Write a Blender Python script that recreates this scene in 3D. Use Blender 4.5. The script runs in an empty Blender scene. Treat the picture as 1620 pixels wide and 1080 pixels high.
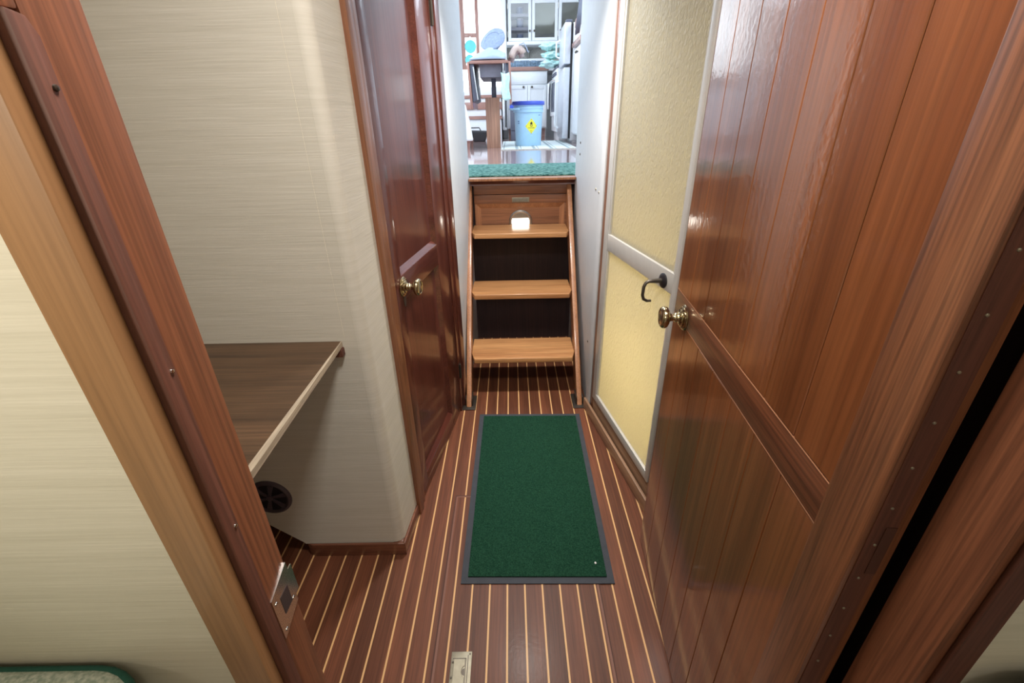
import bpy, bmesh, math, random
from mathutils import Vector, Matrix
random.seed(7)
SC = bpy.context.scene
COL = SC.collection
PI = math.pi

# ------------------------------------------------------------------ camera
cam_d = bpy.data.cameras.new('camera')
cam_d.sensor_fit = 'HORIZONTAL'; cam_d.sensor_width = 36.0
cam_d.lens = 36.0 * 715.0 / 1620.0
cam_d.clip_start = 0.02; cam_d.clip_end = 200
cam = bpy.data.objects.new('camera', cam_d); COL.objects.link(cam)
def _n(v): return v.normalized()
down = _n(Vector((30.0, 1430.0, 715.0)))          # vertical vanishing direction in camera axes (x right, y down, z ahead)
fwd = Vector((-4.0, -358.0, 715.0)); fwd = _n(fwd - down * fwd.dot(down))
rgt = down.cross(fwd)
M3 = Matrix((rgt, fwd, -down))                     # camera axes -> world axes
R = Matrix((M3.col[0], -M3.col[1], -M3.col[2])).transposed()
cam.matrix_world = Matrix.Translation((0, 0, 1.3)) @ R.to_4x4()
SC.camera = cam

# ------------------------------------------------------------------ world, lights, exposure
SC.view_settings.view_transform = 'Standard'
SC.view_settings.look = 'None'
SC.view_settings.gamma = 1.0
SC.view_settings.use_curve_mapping = False
SC.view_settings.exposure = 0.0
W = bpy.data.worlds.new('daylight'); SC.world = W; W.use_nodes = True
bg = W.node_tree.nodes['Background']
bg.inputs[0].default_value = (0.86, 0.94, 1.0, 1); bg.inputs[1].default_value = 4.2

def area(name, loc, aim, sx, sy, power, color, spread=180):
    d = bpy.data.lights.new(name, 'AREA'); d.shape = 'RECTANGLE'; d.size = sx; d.size_y = sy
    d.energy = power; d.color = color; d.spread = math.radians(spread)
    o = bpy.data.objects.new(name, d); COL.objects.link(o); o.location = loc
    o.rotation_euler = (Vector(aim) - Vector(loc)).to_track_quat('-Z', 'Y').to_euler()
    return o
def point(name, loc, power, color, r=0.05):
    d = bpy.data.lights.new(name, 'POINT'); d.energy = power; d.color = color; d.shadow_soft_size = r
    o = bpy.data.objects.new(name, d); COL.objects.link(o); o.location = loc
    return o
DAY = (0.75, 0.88, 1.0)
area('saloon_window_light_port', (-1.5, 4.9, 2.35), (0.4, 5.0, 1.2), 3.6, 0.9, 66, DAY)
area('saloon_window_light_starboard', (1.42, 4.4, 2.45), (-0.6, 4.8, 1.1), 2.8, 0.7, 36, DAY)
area('saloon_skylight', (0.1, 4.9, 2.92), (0.1, 4.9, 1.0), 1.6, 2.6, 34, DAY)
area('corridor_ceiling_lamp', (0.03, 0.46, 1.97), (0.03, 0.66, 0), 0.20, 0.20, 15.5, (1.0, 0.955, 0.90))
area('ladder_ceiling_lamp', (0.05, 1.72, 1.97), (0.05, 1.78, 0), 0.14, 0.14, 9.5, (1.0, 0.955, 0.90), 105)
sd = bpy.data.lights.new('added_wall_spot', 'SPOT'); sd.energy = 45; sd.color = (1.0, 0.92, 0.78); sd.spot_size = math.radians(76); sd.spot_blend = 1.0; sd.shadow_soft_size = 0.09  # added unseen spot; its soft cone shapes the falloff down the near wall
so = bpy.data.objects.new('added_wall_spot', sd); COL.objects.link(so); so.location = (-0.62, -0.62, 1.62)
so.rotation_euler = (Vector((-0.42, 0.27, 1.50)) - Vector(so.location)).to_track_quat('-Z', 'Y').to_euler()
point('cabin_lamp', (0.55, -0.7, 1.85), 7.0, (1.0, 0.92, 0.80), 0.10)
point('shower_lamp', (0.86, 1.56, 0.48), 18.0, (1.0, 0.84, 0.55), 0.10)

# ------------------------------------------------------------------ materials
def new_mat(name):
    m = bpy.data.materials.new(name); m.use_nodes = True
    nt = m.node_tree; b = nt.nodes['Principled BSDF']
    return m, nt, b
def plain(name, c, rough=0.5, metal=0.0, coat=0.0, noise=0.06, nscale=30, bump=0.0, bscale=120):
    m, nt, b = new_mat(name); L = nt.links
    b.inputs['Roughness'].default_value = rough; b.inputs['Metallic'].default_value = metal
    b.inputs['Coat Weight'].default_value = coat
    tc = nt.nodes.new('ShaderNodeTexCoord')
    n = nt.nodes.new('ShaderNodeTexNoise'); n.inputs['Scale'].default_value = nscale; n.inputs['Detail'].default_value = 4
    r = nt.nodes.new('ShaderNodeValToRGB')
    r.color_ramp.elements[0].position = 0.3; r.color_ramp.elements[1].position = 0.7
    r.color_ramp.elements[0].color = (*[max(0, v * (1 - noise)) for v in c], 1)
    r.color_ramp.elements[1].color = (*[min(1, v * (1 + noise)) for v in c], 1)
    L.new(tc.outputs['Object'], n.inputs['Vector']); L.new(n.outputs['Fac'], r.inputs['Fac'])
    L.new(r.outputs['Color'], b.inputs['Base Color'])
    if bump:
        n2 = nt.nodes.new('ShaderNodeTexNoise'); n2.inputs['Scale'].default_value = bscale; n2.inputs['Detail'].default_value = 3
        bm = nt.nodes.new('ShaderNodeBump'); bm.inputs['Strength'].default_value = bump; bm.inputs['Distance'].default_value = 0.004
        L.new(tc.outputs['Object'], n2.inputs['Vector']); L.new(n2.outputs['Fac'], bm.inputs['Height'])
        L.new(bm.outputs['Normal'], b.inputs['Normal'])
    return m
def wood(name, dark, light, axis='z', scale=1.0, rough=0.35, coat=0.35, crough=0.12, pores=0.35, spread=(0.3, 0.72), bump=0.06):
    m, nt, b = new_mat(name); L = nt.links
    b.inputs['Roughness'].default_value = rough
    b.inputs['Coat Weight'].default_value = coat; b.inputs['Coat Roughness'].default_value = crough
    tc = nt.nodes.new('ShaderNodeTexCoord')
    def mp(al, ac):
        k = nt.nodes.new('ShaderNodeMapping')
        s = [ac * scale] * 3; s['xyz'.index(axis)] = al * scale
        k.inputs['Scale'].default_value = s
        L.new(tc.outputs['Object'], k.inputs['Vector']); return k
    k1 = mp(0.9, 17); n1 = nt.nodes.new('ShaderNodeTexNoise'); n1.inputs['Scale'].default_value = 1.0
    n1.inputs['Detail'].default_value = 5; n1.inputs['Roughness'].default_value = 0.62; n1.inputs['Distortion'].default_value = 0.4
    L.new(k1.outputs[0], n1.inputs['Vector'])
    r = nt.nodes.new('ShaderNodeValToRGB')
    r.color_ramp.elements[0].position = spread[0]; r.color_ramp.elements[1].position = spread[1]
    r.color_ramp.elements[0].color = (*dark, 1); r.color_ramp.elements[1].color = (*light, 1)
    L.new(n1.outputs['Fac'], r.inputs['Fac'])
    k2 = mp(5, 210); n2 = nt.nodes.new('ShaderNodeTexNoise'); n2.inputs['Scale'].default_value = 1.0
    n2.inputs['Detail'].default_value = 3
    L.new(k2.outputs[0], n2.inputs['Vector'])
    r2 = nt.nodes.new('ShaderNodeMapRange'); r2.inputs['From Min'].default_value = 0.35; r2.inputs['From Max'].default_value = 0.6
    r2.inputs['To Min'].default_value = 1 - pores; r2.inputs['To Max'].default_value = 1.05
    L.new(n2.outputs['Fac'], r2.inputs['Value'])
    mx = nt.nodes.new('ShaderNodeMix'); mx.data_type = 'RGBA'; mx.blend_type = 'MULTIPLY'; mx.inputs['Factor'].default_value = 1
    L.new(r.outputs['Color'], mx.inputs['A']); L.new(r2.outputs['Result'], mx.inputs['B'])
    L.new(mx.outputs['Result'], b.inputs['Base Color'])
    if bump:
        bm = nt.nodes.new('ShaderNodeBump'); bm.inputs['Strength'].default_value = bump; bm.inputs['Distance'].default_value = 0.002
        L.new(n2.outputs['Fac'], bm.inputs['Height']); L.new(bm.outputs['Normal'], b.inputs['Normal'])
        bm2 = nt.nodes.new('ShaderNodeBump'); bm2.inputs['Strength'].default_value = bump * 2.0; bm2.inputs['Distance'].default_value = 0.0015
        n3 = nt.nodes.new('ShaderNodeTexNoise'); n3.inputs['Scale'].default_value = 90
        L.new(tc.outputs['Object'], n3.inputs['Vector']); L.new(n3.outputs['Fac'], bm2.inputs['Height'])
        L.new(bm2.outputs['Normal'], b.inputs['Coat Normal'])
    return m
def planked(name, dark, light, pitch, x0, rough=0.4):
    """varnished door planking: grain along local z, a tone of its own for every board along local x"""
    m = wood(name, dark, light, 'z', 0.8, rough=rough, coat=1.0, crough=0.10, pores=0.22, bump=0.09)
    m.node_tree.nodes['Principled BSDF'].inputs['Specular IOR Level'].default_value = 0.2
    nt = m.node_tree; L = nt.links; b = nt.nodes['Principled BSDF']
    src = b.inputs['Base Color'].links[0].from_socket
    tc = nt.nodes.new('ShaderNodeTexCoord'); sx = nt.nodes.new('ShaderNodeSeparateXYZ'); L.new(tc.outputs['Object'], sx.inputs[0])
    a = nt.nodes.new('ShaderNodeMath'); a.operation = 'SUBTRACT'; a.inputs[1].default_value = x0; L.new(sx.outputs['X'], a.inputs[0])
    d = nt.nodes.new('ShaderNodeMath'); d.operation = 'DIVIDE'; d.inputs[1].default_value = pitch; L.new(a.outputs[0], d.inputs[0])
    f = nt.nodes.new('ShaderNodeMath'); f.operation = 'FLOOR'; L.new(d.outputs[0], f.inputs[0])
    w = nt.nodes.new('ShaderNodeTexWhiteNoise'); w.noise_dimensions = '1D'; L.new(f.outputs[0], w.inputs['W'])
    mr = nt.nodes.new('ShaderNodeMapRange'); mr.inputs['To Min'].default_value = 0.86; mr.inputs['To Max'].default_value = 1.14
    L.new(w.outputs['Value'], mr.inputs['Value'])
    mx = nt.nodes.new('ShaderNodeMix'); mx.data_type = 'RGBA'; mx.blend_type = 'MULTIPLY'; mx.inputs['Factor'].default_value = 1
    L.new(src, mx.inputs['A']); L.new(mr.outputs['Result'], mx.inputs['B']); L.new(mx.outputs['Result'], b.inputs['Base Color'])
    return m
def sole_floor(name):
    """teak and holly cabin sole: dark boards, pale inlay strips running ahead"""
    m = wood(name, (0.098, 0.033, 0.016), (0.205, 0.070, 0.034), 'y', 1.0, rough=0.46, coat=0.05, crough=0.2, pores=0.25)
    nt = m.node_tree; L = nt.links; b = nt.nodes['Principled BSDF']; b.inputs['Specular IOR Level'].default_value = 0.3
    src = b.inputs['Base Color'].links[0].from_socket
    tc = nt.nodes.new('ShaderNodeTexCoord'); sx = nt.nodes.new('ShaderNodeSeparateXYZ'); L.new(tc.outputs['Object'], sx.inputs[0])
    def math_(op, i0, v1=None):
        n = nt.nodes.new('ShaderNodeMath'); n.operation = op
        if hasattr(i0, 'links'): L.new(i0, n.inputs[0])
        else: n.inputs[0].default_value = i0
        if v1 is not None:
            if hasattr(v1, 'links'): L.new(v1, n.inputs[1])
            else: n.inputs[1].default_value = v1
        return n.outputs[0]
    t = math_('DIVIDE', math_('ADD', sx.outputs['X'], 5.38 - 0.0195 + 0.0023), 0.0538)
    fr = math_('FRACT', t); fl = math_('FLOOR', t)
    strip = math_('LESS_THAN', fr, 0.095)
    w = nt.nodes.new('ShaderNodeTexWhiteNoise'); w.noise_dimensions = '1D'; L.new(fl, w.inputs['W'])
    mr = nt.nodes.new('ShaderNodeMapRange'); mr.inputs['To Min'].default_value = 0.72; mr.inputs['To Max'].default_value = 1.22
    L.new(w.outputs['Value'], mr.inputs['Value'])
    mx = nt.nodes.new('ShaderNodeMix'); mx.data_type = 'RGBA'; mx.blend_type = 'MULTIPLY'; mx.inputs['Factor'].default_value = 1
    L.new(src, mx.inputs['A']); L.new(mr.outputs['Result'], mx.inputs['B'])
    m2 = nt.nodes.new('ShaderNodeMix'); m2.data_type = 'RGBA'
    L.new(strip, m2.inputs['Factor']); L.new(mx.outputs['Result'], m2.inputs['A']); m2.inputs['B'].default_value = (0.72, 0.43, 0.19, 1)
    L.new(m2.outputs['Result'], b.inputs['Base Color'])
    return m
def grasscloth(name, c):
    m, nt, b = new_mat(name); L = nt.links
    b.inputs['Roughness'].default_value = 0.75
    tc = nt.nodes.new('ShaderNodeTexCoord')
    k = nt.nodes.new('ShaderNodeMapping'); k.inputs['Scale'].default_value = (9, 9, 330); L.new(tc.outputs['Object'], k.inputs['Vector'])
    n = nt.nodes.new('ShaderNodeTexNoise'); n.inputs['Scale'].default_value = 1; n.inputs['Detail'].default_value = 4; L.new(k.outputs[0], n.inputs['Vector'])
    k2 = nt.nodes.new('ShaderNodeMapping'); k2.inputs['Scale'].default_value = (3, 3, 60); L.new(tc.outputs['Object'], k2.inputs['Vector'])
    n2 = nt.nodes.new('ShaderNodeTexNoise'); n2.inputs['Scale'].default_value = 1; n2.inputs['Detail'].default_value = 3; L.new(k2.outputs[0], n2.inputs['Vector'])
    ad = nt.nodes.new('ShaderNodeMath'); ad.operation = 'ADD'; L.new(n.outputs['Fac'], ad.inputs[0]); L.new(n2.outputs['Fac'], ad.inputs[1])
    mr = nt.nodes.new('ShaderNodeMapRange'); mr.inputs['From Min'].default_value = 0.6; mr.inputs['From Max'].default_value = 1.4
    L.new(ad.outputs[0], mr.inputs['Value'])
    r = nt.nodes.new('ShaderNodeValToRGB')
    r.color_ramp.elements[0].color = (c[0] * 0.91, c[1] * 0.905, c[2] * 0.885, 1); r.color_ramp.elements[1].color = (c[0] * 1.06, c[1] * 1.06, c[2] * 1.07, 1)
    L.new(mr.outputs['Result'], r.inputs['Fac']); L.new(r.outputs['Color'], b.inputs['Base Color'])
    bm = nt.nodes.new('ShaderNodeBump'); bm.inputs['Strength'].default_value = 0.25; bm.inputs['Distance'].default_value = 0.002
    L.new(n.outputs['Fac'], bm.inputs['Height']); L.new(bm.outputs['Normal'], b.inputs['Normal'])
    return m
def pebbled_glass(name, c):
    m = bpy.data.materials.new(name); m.use_nodes = True; nt = m.node_tree; L = nt.links
    for n in list(nt.nodes): nt.nodes.remove(n)
    out = nt.nodes.new('ShaderNodeOutputMaterial')
    tc = nt.nodes.new('ShaderNodeTexCoord')
    k = nt.nodes.new('ShaderNodeMapping'); k.inputs['Scale'].default_value = (105, 105, 70); L.new(tc.outputs['Object'], k.inputs['Vector'])
    n = nt.nodes.new('ShaderNodeTexNoise'); n.inputs['Scale'].default_value = 1; n.inputs['Detail'].default_value = 2; n.inputs['Distortion'].default_value = 0.45
    L.new(k.outputs[0], n.inputs['Vector'])
    bm = nt.nodes.new('ShaderNodeBump'); bm.inputs['Strength'].default_value = 0.7; bm.inputs['Distance'].default_value = 0.004
    L.new(n.outputs['Fac'], bm.inputs['Height'])
    d = nt.nodes.new('ShaderNodeBsdfDiffuse'); d.inputs['Color'].default_value = (*c, 1)
    t = nt.nodes.new('ShaderNodeBsdfTranslucent'); t.inputs['Color'].default_value = (*c, 1)
    g = nt.nodes.new('ShaderNodeBsdfGlossy'); g.inputs['Roughness'].default_value = 0.22
    a = nt.nodes.new('ShaderNodeMixShader'); a.inputs[0].default_value = 0.6
    f = nt.nodes.new('ShaderNodeMixShader'); f.inputs[0].default_value = 0.08
    for s in (d, t, g): L.new(bm.outputs['Normal'], s.inputs['Normal'])
    L.new(d.outputs[0], a.inputs[1]); L.new(t.outputs[0], a.inputs[2])
    L.new(a.outputs[0], f.inputs[1]); L.new(g.outputs[0], f.inputs[2]); L.new(f.outputs[0], out.inputs[0])
    return m
def clear_glass(name, tint=(1, 1, 1), gloss=0.08):
    m = bpy.data.materials.new(name); m.use_nodes = True; nt = m.node_tree; L = nt.links
    for n in list(nt.nodes): nt.nodes.remove(n)
    out = nt.nodes.new('ShaderNodeOutputMaterial')
    t = nt.nodes.new('ShaderNodeBsdfTransparent'); t.inputs[0].default_value = (*tint, 1)
    g = nt.nodes.new('ShaderNodeBsdfGlossy'); g.inputs['Roughness'].default_value = 0.05
    f = nt.nodes.new('ShaderNodeMixShader'); f.inputs[0].default_value = gloss
    L.new(t.outputs[0], f.inputs[1]); L.new(g.outputs[0], f.inputs[2]); L.new(f.outputs[0], out.inputs[0])
    return m
def glow(name, c, s):
    m = bpy.data.materials.new(name); m.use_nodes = True; nt = m.node_tree
    b = nt.nodes['Principled BSDF']; b.inputs['Base Color'].default_value = (*c, 1)
    b.inputs['Emission Color'].default_value = (*c, 1); b.inputs['Emission Strength'].default_value = s
    return m
def carpet(name, c1, c2, sc=260, bump=0.6):
    m = plain(name, c1, 0.95, noise=0, bump=bump, bscale=sc)
    nt = m.node_tree; L = nt.links; b = nt.nodes['Principled BSDF']
    tc = nt.nodes.new('ShaderNodeTexCoord'); n = nt.nodes.new('ShaderNodeTexNoise'); n.inputs['Scale'].default_value = sc; n.inputs['Detail'].default_value = 3
    r = nt.nodes.new('ShaderNodeValToRGB'); r.color_ramp.elements[0].position = 0.35; r.color_ramp.elements[1].position = 0.68
    r.color_ramp.elements[0].color = (*c1, 1); r.color_ramp.elements[1].color = (*c2, 1)
    L.new(tc.outputs['Object'], n.inputs['Vector']); L.new(n.outputs['Fac'], r.inputs['Fac']); L.new(r.outputs['Color'], b.inputs['Base Color'])
    b.inputs['Specular IOR Level'].default_value = 0.1
    return m
def striped(name, c1, c2, period, axis='X'):
    m = carpet(name, c1, c1, 200, 0.3); nt = m.node_tree; L = nt.links; b = nt.nodes['Principled BSDF']
    tc = nt.nodes.new('ShaderNodeTexCoord'); sx = nt.nodes.new('ShaderNodeSeparateXYZ'); L.new(tc.outputs['Object'], sx.inputs[0])
    d = nt.nodes.new('ShaderNodeMath'); d.operation = 'DIVIDE'; d.inputs[1].default_value = period; L.new(sx.outputs[axis], d.inputs[0])
    f = nt.nodes.new('ShaderNodeMath'); f.operation = 'FRACT'; L.new(d.outputs[0], f.inputs[0])
    r = nt.nodes.new('ShaderNodeValToRGB'); r.color_ramp.interpolation = 'CONSTANT'
    e = r.color_ramp.elements; e[0].color = (*c1, 1); e[0].position = 0; e[1].color = (*c2, 1); e[1].position = 0.55
    e2 = e.new(0.72); e2.color = (*c1, 1); e3 = e.new(0.84); e3.color = (*c2, 1); e4 = e.new(0.9); e4.color = (*c1, 1)
    L.new(f.outputs[0], r.inputs['Fac']); L.new(r.outputs['Color'], b.inputs['Base Color'])
    return m

M = {}
M['sole'] = sole_floor('teak_and_holly')
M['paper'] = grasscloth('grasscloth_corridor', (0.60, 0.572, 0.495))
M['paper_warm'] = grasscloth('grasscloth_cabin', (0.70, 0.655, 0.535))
M['white_wall'] = plain('white_laminate', (0.66, 0.695, 0.725), 0.5, noise=0.02)
M['white_paint'] = plain('white_paint', (0.86, 0.88, 0.90), 0.4, noise=0.02)
M['dark_void'] = plain('dark_recess', (0.05, 0.03, 0.028), 0.8)
M['recess'] = wood('shade_toned_boards', (0.020, 0.008, 0.008), (0.036, 0.014, 0.012), 'z', 1.0, rough=0.6, coat=0.1)  # near-black tone carries the shade under the treads in the colour
M['ceil'] = plain('ceiling_vinyl', (0.75, 0.73, 0.68), 0.6, noise=0.02)
M['door_plank'] = planked('varnished_door_boards', (0.150, 0.043, 0.013), (0.260, 0.088, 0.029), 0.0975, 0.062)
M['door_stile'] = wood('varnished_door_stile', (0.125, 0.039, 0.016), (0.310, 0.120, 0.050), 'z', 1.3, rough=0.42, coat=0.45, crough=0.22, pores=0.42)
M['door_rail'] = wood('varnished_door_rail', (0.12, 0.037, 0.016), (0.225, 0.074, 0.030), 'x', 1.1, rough=0.42, coat=0.4, crough=0.2, pores=0.4)
M['mahog'] = wood('dark_mahogany_upright', (0.072, 0.017, 0.013), (0.135, 0.038, 0.024), 'z', 1.0, rough=0.36, coat=0.6, crough=0.10, pores=0.25)
M['mahog_x'] = wood('dark_mahogany_level', (0.072, 0.017, 0.013), (0.135, 0.038, 0.024), 'x', 1.0, rough=0.36, coat=0.6, crough=0.10, pores=0.25)
for k_ in ('mahog', 'mahog_x'): M[k_].node_tree.nodes['Principled BSDF'].inputs['Specular IOR Level'].default_value = 0.15
M['casing'] = wood('teak_casing', (0.165, 0.060, 0.026), (0.30, 0.118, 0.052), 'z', 1.2, rough=0.4, coat=0.3, pores=0.25)
M['jamb'] = wood('teak_jamb', (0.16, 0.052, 0.023), (0.29, 0.105, 0.046), 'z', 1.3, rough=0.55, coat=0.1, crough=0.25, pores=0.35)
M['jamb_dark'] = wood('teak_jamb_stop', (0.10, 0.034, 0.022), (0.16, 0.058, 0.034), 'z', 1.3, rough=0.6, coat=0.0, pores=0.3)
M['tan'] = wood('pale_teak_casing', (0.27, 0.135, 0.055), (0.41, 0.22, 0.098), 'z', 1.0, rough=0.5, coat=0.15, pores=0.15)
M['tread'] = wood('teak_tread', (0.42, 0.185, 0.070), (0.68, 0.36, 0.15), 'x', 1.2, rough=0.4, coat=0.35, crough=0.18, pores=0.3)
M['rail_wood'] = wood('teak_ladder_rail', (0.33, 0.135, 0.06), (0.52, 0.24, 0.11), 'z', 1.3, rough=0.4, coat=0.3, pores=0.3)
M['panel_wood'] = wood('teak_panel', (0.20, 0.078, 0.038), (0.32, 0.135, 0.062), 'x', 1.2, rough=0.42, coat=0.25, pores=0.3)
M['shelf'] = wood('walnut_laminate', (0.050, 0.027, 0.014), (0.150, 0.080, 0.040), 'x', 0.9, rough=0.45, coat=0.1, pores=0.3, bump=0.03)
M['ply'] = wood('pale_plywood_edge', (0.34, 0.26, 0.18), (0.58, 0.49, 0.37), 'y', 2.0, rough=0.6, coat=0.0, pores=0.3)
M['base'] = wood('teak_baseboard', (0.13, 0.045, 0.024), (0.25, 0.095, 0.05), 'x', 1.2, rough=0.4, coat=0.3, pores=0.3)
M['sill'] = wood('pale_teak_sill', (0.27, 0.15, 0.085), (0.42, 0.25, 0.15), 'x', 1.2, rough=0.45, coat=0.2, pores=0.3)
M['brass'] = plain('antique_brass', (0.46, 0.39, 0.25), 0.2, 1.0, noise=0.12, nscale=60)
M['brass_dull'] = plain('dull_brass', (0.33, 0.30, 0.225), 0.5, 0.8, noise=0.12, nscale=60)
M['bronze'] = plain('dark_bronze', (0.10, 0.085, 0.07), 0.4, 0.8)
M['steel'] = plain('polished_steel', (0.72, 0.72, 0.70), 0.16, 1.0, noise=0.04)
M['brushed'] = plain('brushed_steel', (0.70, 0.74, 0.80), 0.35, 0.7, noise=0.04)
M['alu'] = plain('anodised_aluminium', (0.60, 0.59, 0.56), 0.4, 0.3, noise=0.03)
M['pebble'] = pebbled_glass('pebbled_glass', (0.62, 0.60, 0.505))
M['glass'] = clear_glass('clear_glass')
M['frost'] = clear_glass('greenish_cabinet_glass', (0.62, 0.64, 0.58), 0.12)
M['mat'] = carpet('green_mat_pile', (0.006, 0.030, 0.017), (0.020, 0.075, 0.042), 300, 0.8)
M['mat_edge'] = plain('grey_rubber', (0.045, 0.050, 0.062), 0.8, noise=0.1, bump=0.15, bscale=300)
M['teal'] = carpet('teal_carpet', (0.02, 0.095, 0.085), (0.20, 0.38, 0.33), 60, 0.7)
M['saloon_floor'] = wood('glossy_parquet', (0.42, 0.27, 0.26), (0.60, 0.42, 0.41), 'x', 0.8, rough=0.2, coat=1.0, crough=0.06, pores=0.15, bump=0.01)
M['black'] = plain('black_plastic', (0.015, 0.013, 0.016), 0.45)
M['vent'] = plain('purple_black_plastic', (0.085, 0.066, 0.080), 0.35, nscale=80)
M['blue'] = plain('royal_blue_plastic', (0.05, 0.10, 0.55), 0.35)
M['pail'] = plain('pale_blue_plastic', (0.42, 0.68, 0.90), 0.4, noise=0.03)
M['pail_mark'] = plain('faint_blue_print', (0.20, 0.33, 0.55), 0.5)
M['yellow'] = plain('yellow_label', (0.86, 0.78, 0.06), 0.5, noise=0.02)
M['ink'] = plain('black_ink', (0.03, 0.03, 0.02), 0.6)
M['pinkwood'] = wood('mahogany_saloon', (0.32, 0.155, 0.12), (0.50, 0.27, 0.215), 'z', 1.0, rough=0.35, coat=0.4)
M['pinkwood_x'] = wood('mahogany_saloon_level', (0.32, 0.155, 0.12), (0.50, 0.27, 0.215), 'x', 1.0, rough=0.35, coat=0.4)
M['ped'] = wood('teak_pedestal', (0.34, 0.17, 0.105), (0.52, 0.29, 0.19), 'z', 1.0, rough=0.4, coat=0.2)
M['slate'] = plain('slate_grey_paint', (0.10, 0.11, 0.15), 0.5)
M['apron'] = plain('grey_apron', (0.18, 0.18, 0.22), 0.5)
M['hat'] = plain('blue_grey_cloth', (0.21, 0.26, 0.37), 0.9, noise=0.14, nscale=40, bump=0.4, bscale=60)
M['cloth'] = plain('pale_blue_cloth', (0.34, 0.42, 0.55), 0.9, noise=0.06, bump=0.3, bscale=20)
M['beige'] = plain('beige_canvas', (0.58, 0.47, 0.42), 0.9, noise=0.08, bump=0.3, bscale=25)
M['aqua'] = plain('aqua_towelling', (0.56, 0.84, 0.82), 0.95, noise=0.16, nscale=35, bump=0.9, bscale=45)
M['aqua_glass'] = plain('aqua_vinyl', (0.15, 0.66, 0.70), 0.5)
M['splash'] = plain('speckled_backsplash', (0.44, 0.42, 0.38), 0.5, noise=0.2, nscale=90)
M['dish'] = plain('blue_grey_enamel', (0.13, 0.20, 0.28), 0.35, noise=0.5, nscale=40)
M['navy'] = plain('navy_tin', (0.05, 0.08, 0.17), 0.4, noise=0.3, nscale=60)
M['rug'] = striped('striped_rug', (0.60, 0.66, 0.66), (0.30, 0.36, 0.38), 0.17)
M['quilt'] = carpet('speckled_bedspread', (0.40, 0.50, 0.44), (0.80, 0.84, 0.78), 220, 0.4)
M['piping'] = plain('teal_piping', (0.012, 0.10, 0.075), 0.7, bump=0.3, bscale=260)
M['bunk_dark'] = plain('dark_teal_cover', (0.02, 0.06, 0.085), 0.85, bump=0.2)
M['lens'] = glow('lit_lens', (1.0, 0.96, 0.86), 5.0)
M['chrome_rim'] = plain('dull_chrome', (0.42, 0.40, 0.36), 0.3, 0.9)
M['tile'] = plain('shower_liner', (0.80, 0.76, 0.62), 0.5, noise=0.02)
M['seam'] = plain('seam_wood', (0.075, 0.026, 0.016), 0.7)
M['seam_light'] = plain('hatch_border', (0.19, 0.075, 0.045), 0.5)
M['lint'] = plain('white_fluff', (0.85, 0.85, 0.82), 0.9)
M['groove'] = plain('groove_shadow_line', (0.045, 0.015, 0.008), 0.8)
M['bead'] = wood('pale_bead', (0.35, 0.15, 0.075), (0.55, 0.27, 0.15), 'x', 1.0, rough=0.35, coat=0.4)
M['paper_seam'] = plain('paper_join', (0.66, 0.60, 0.46), 0.8)

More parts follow.
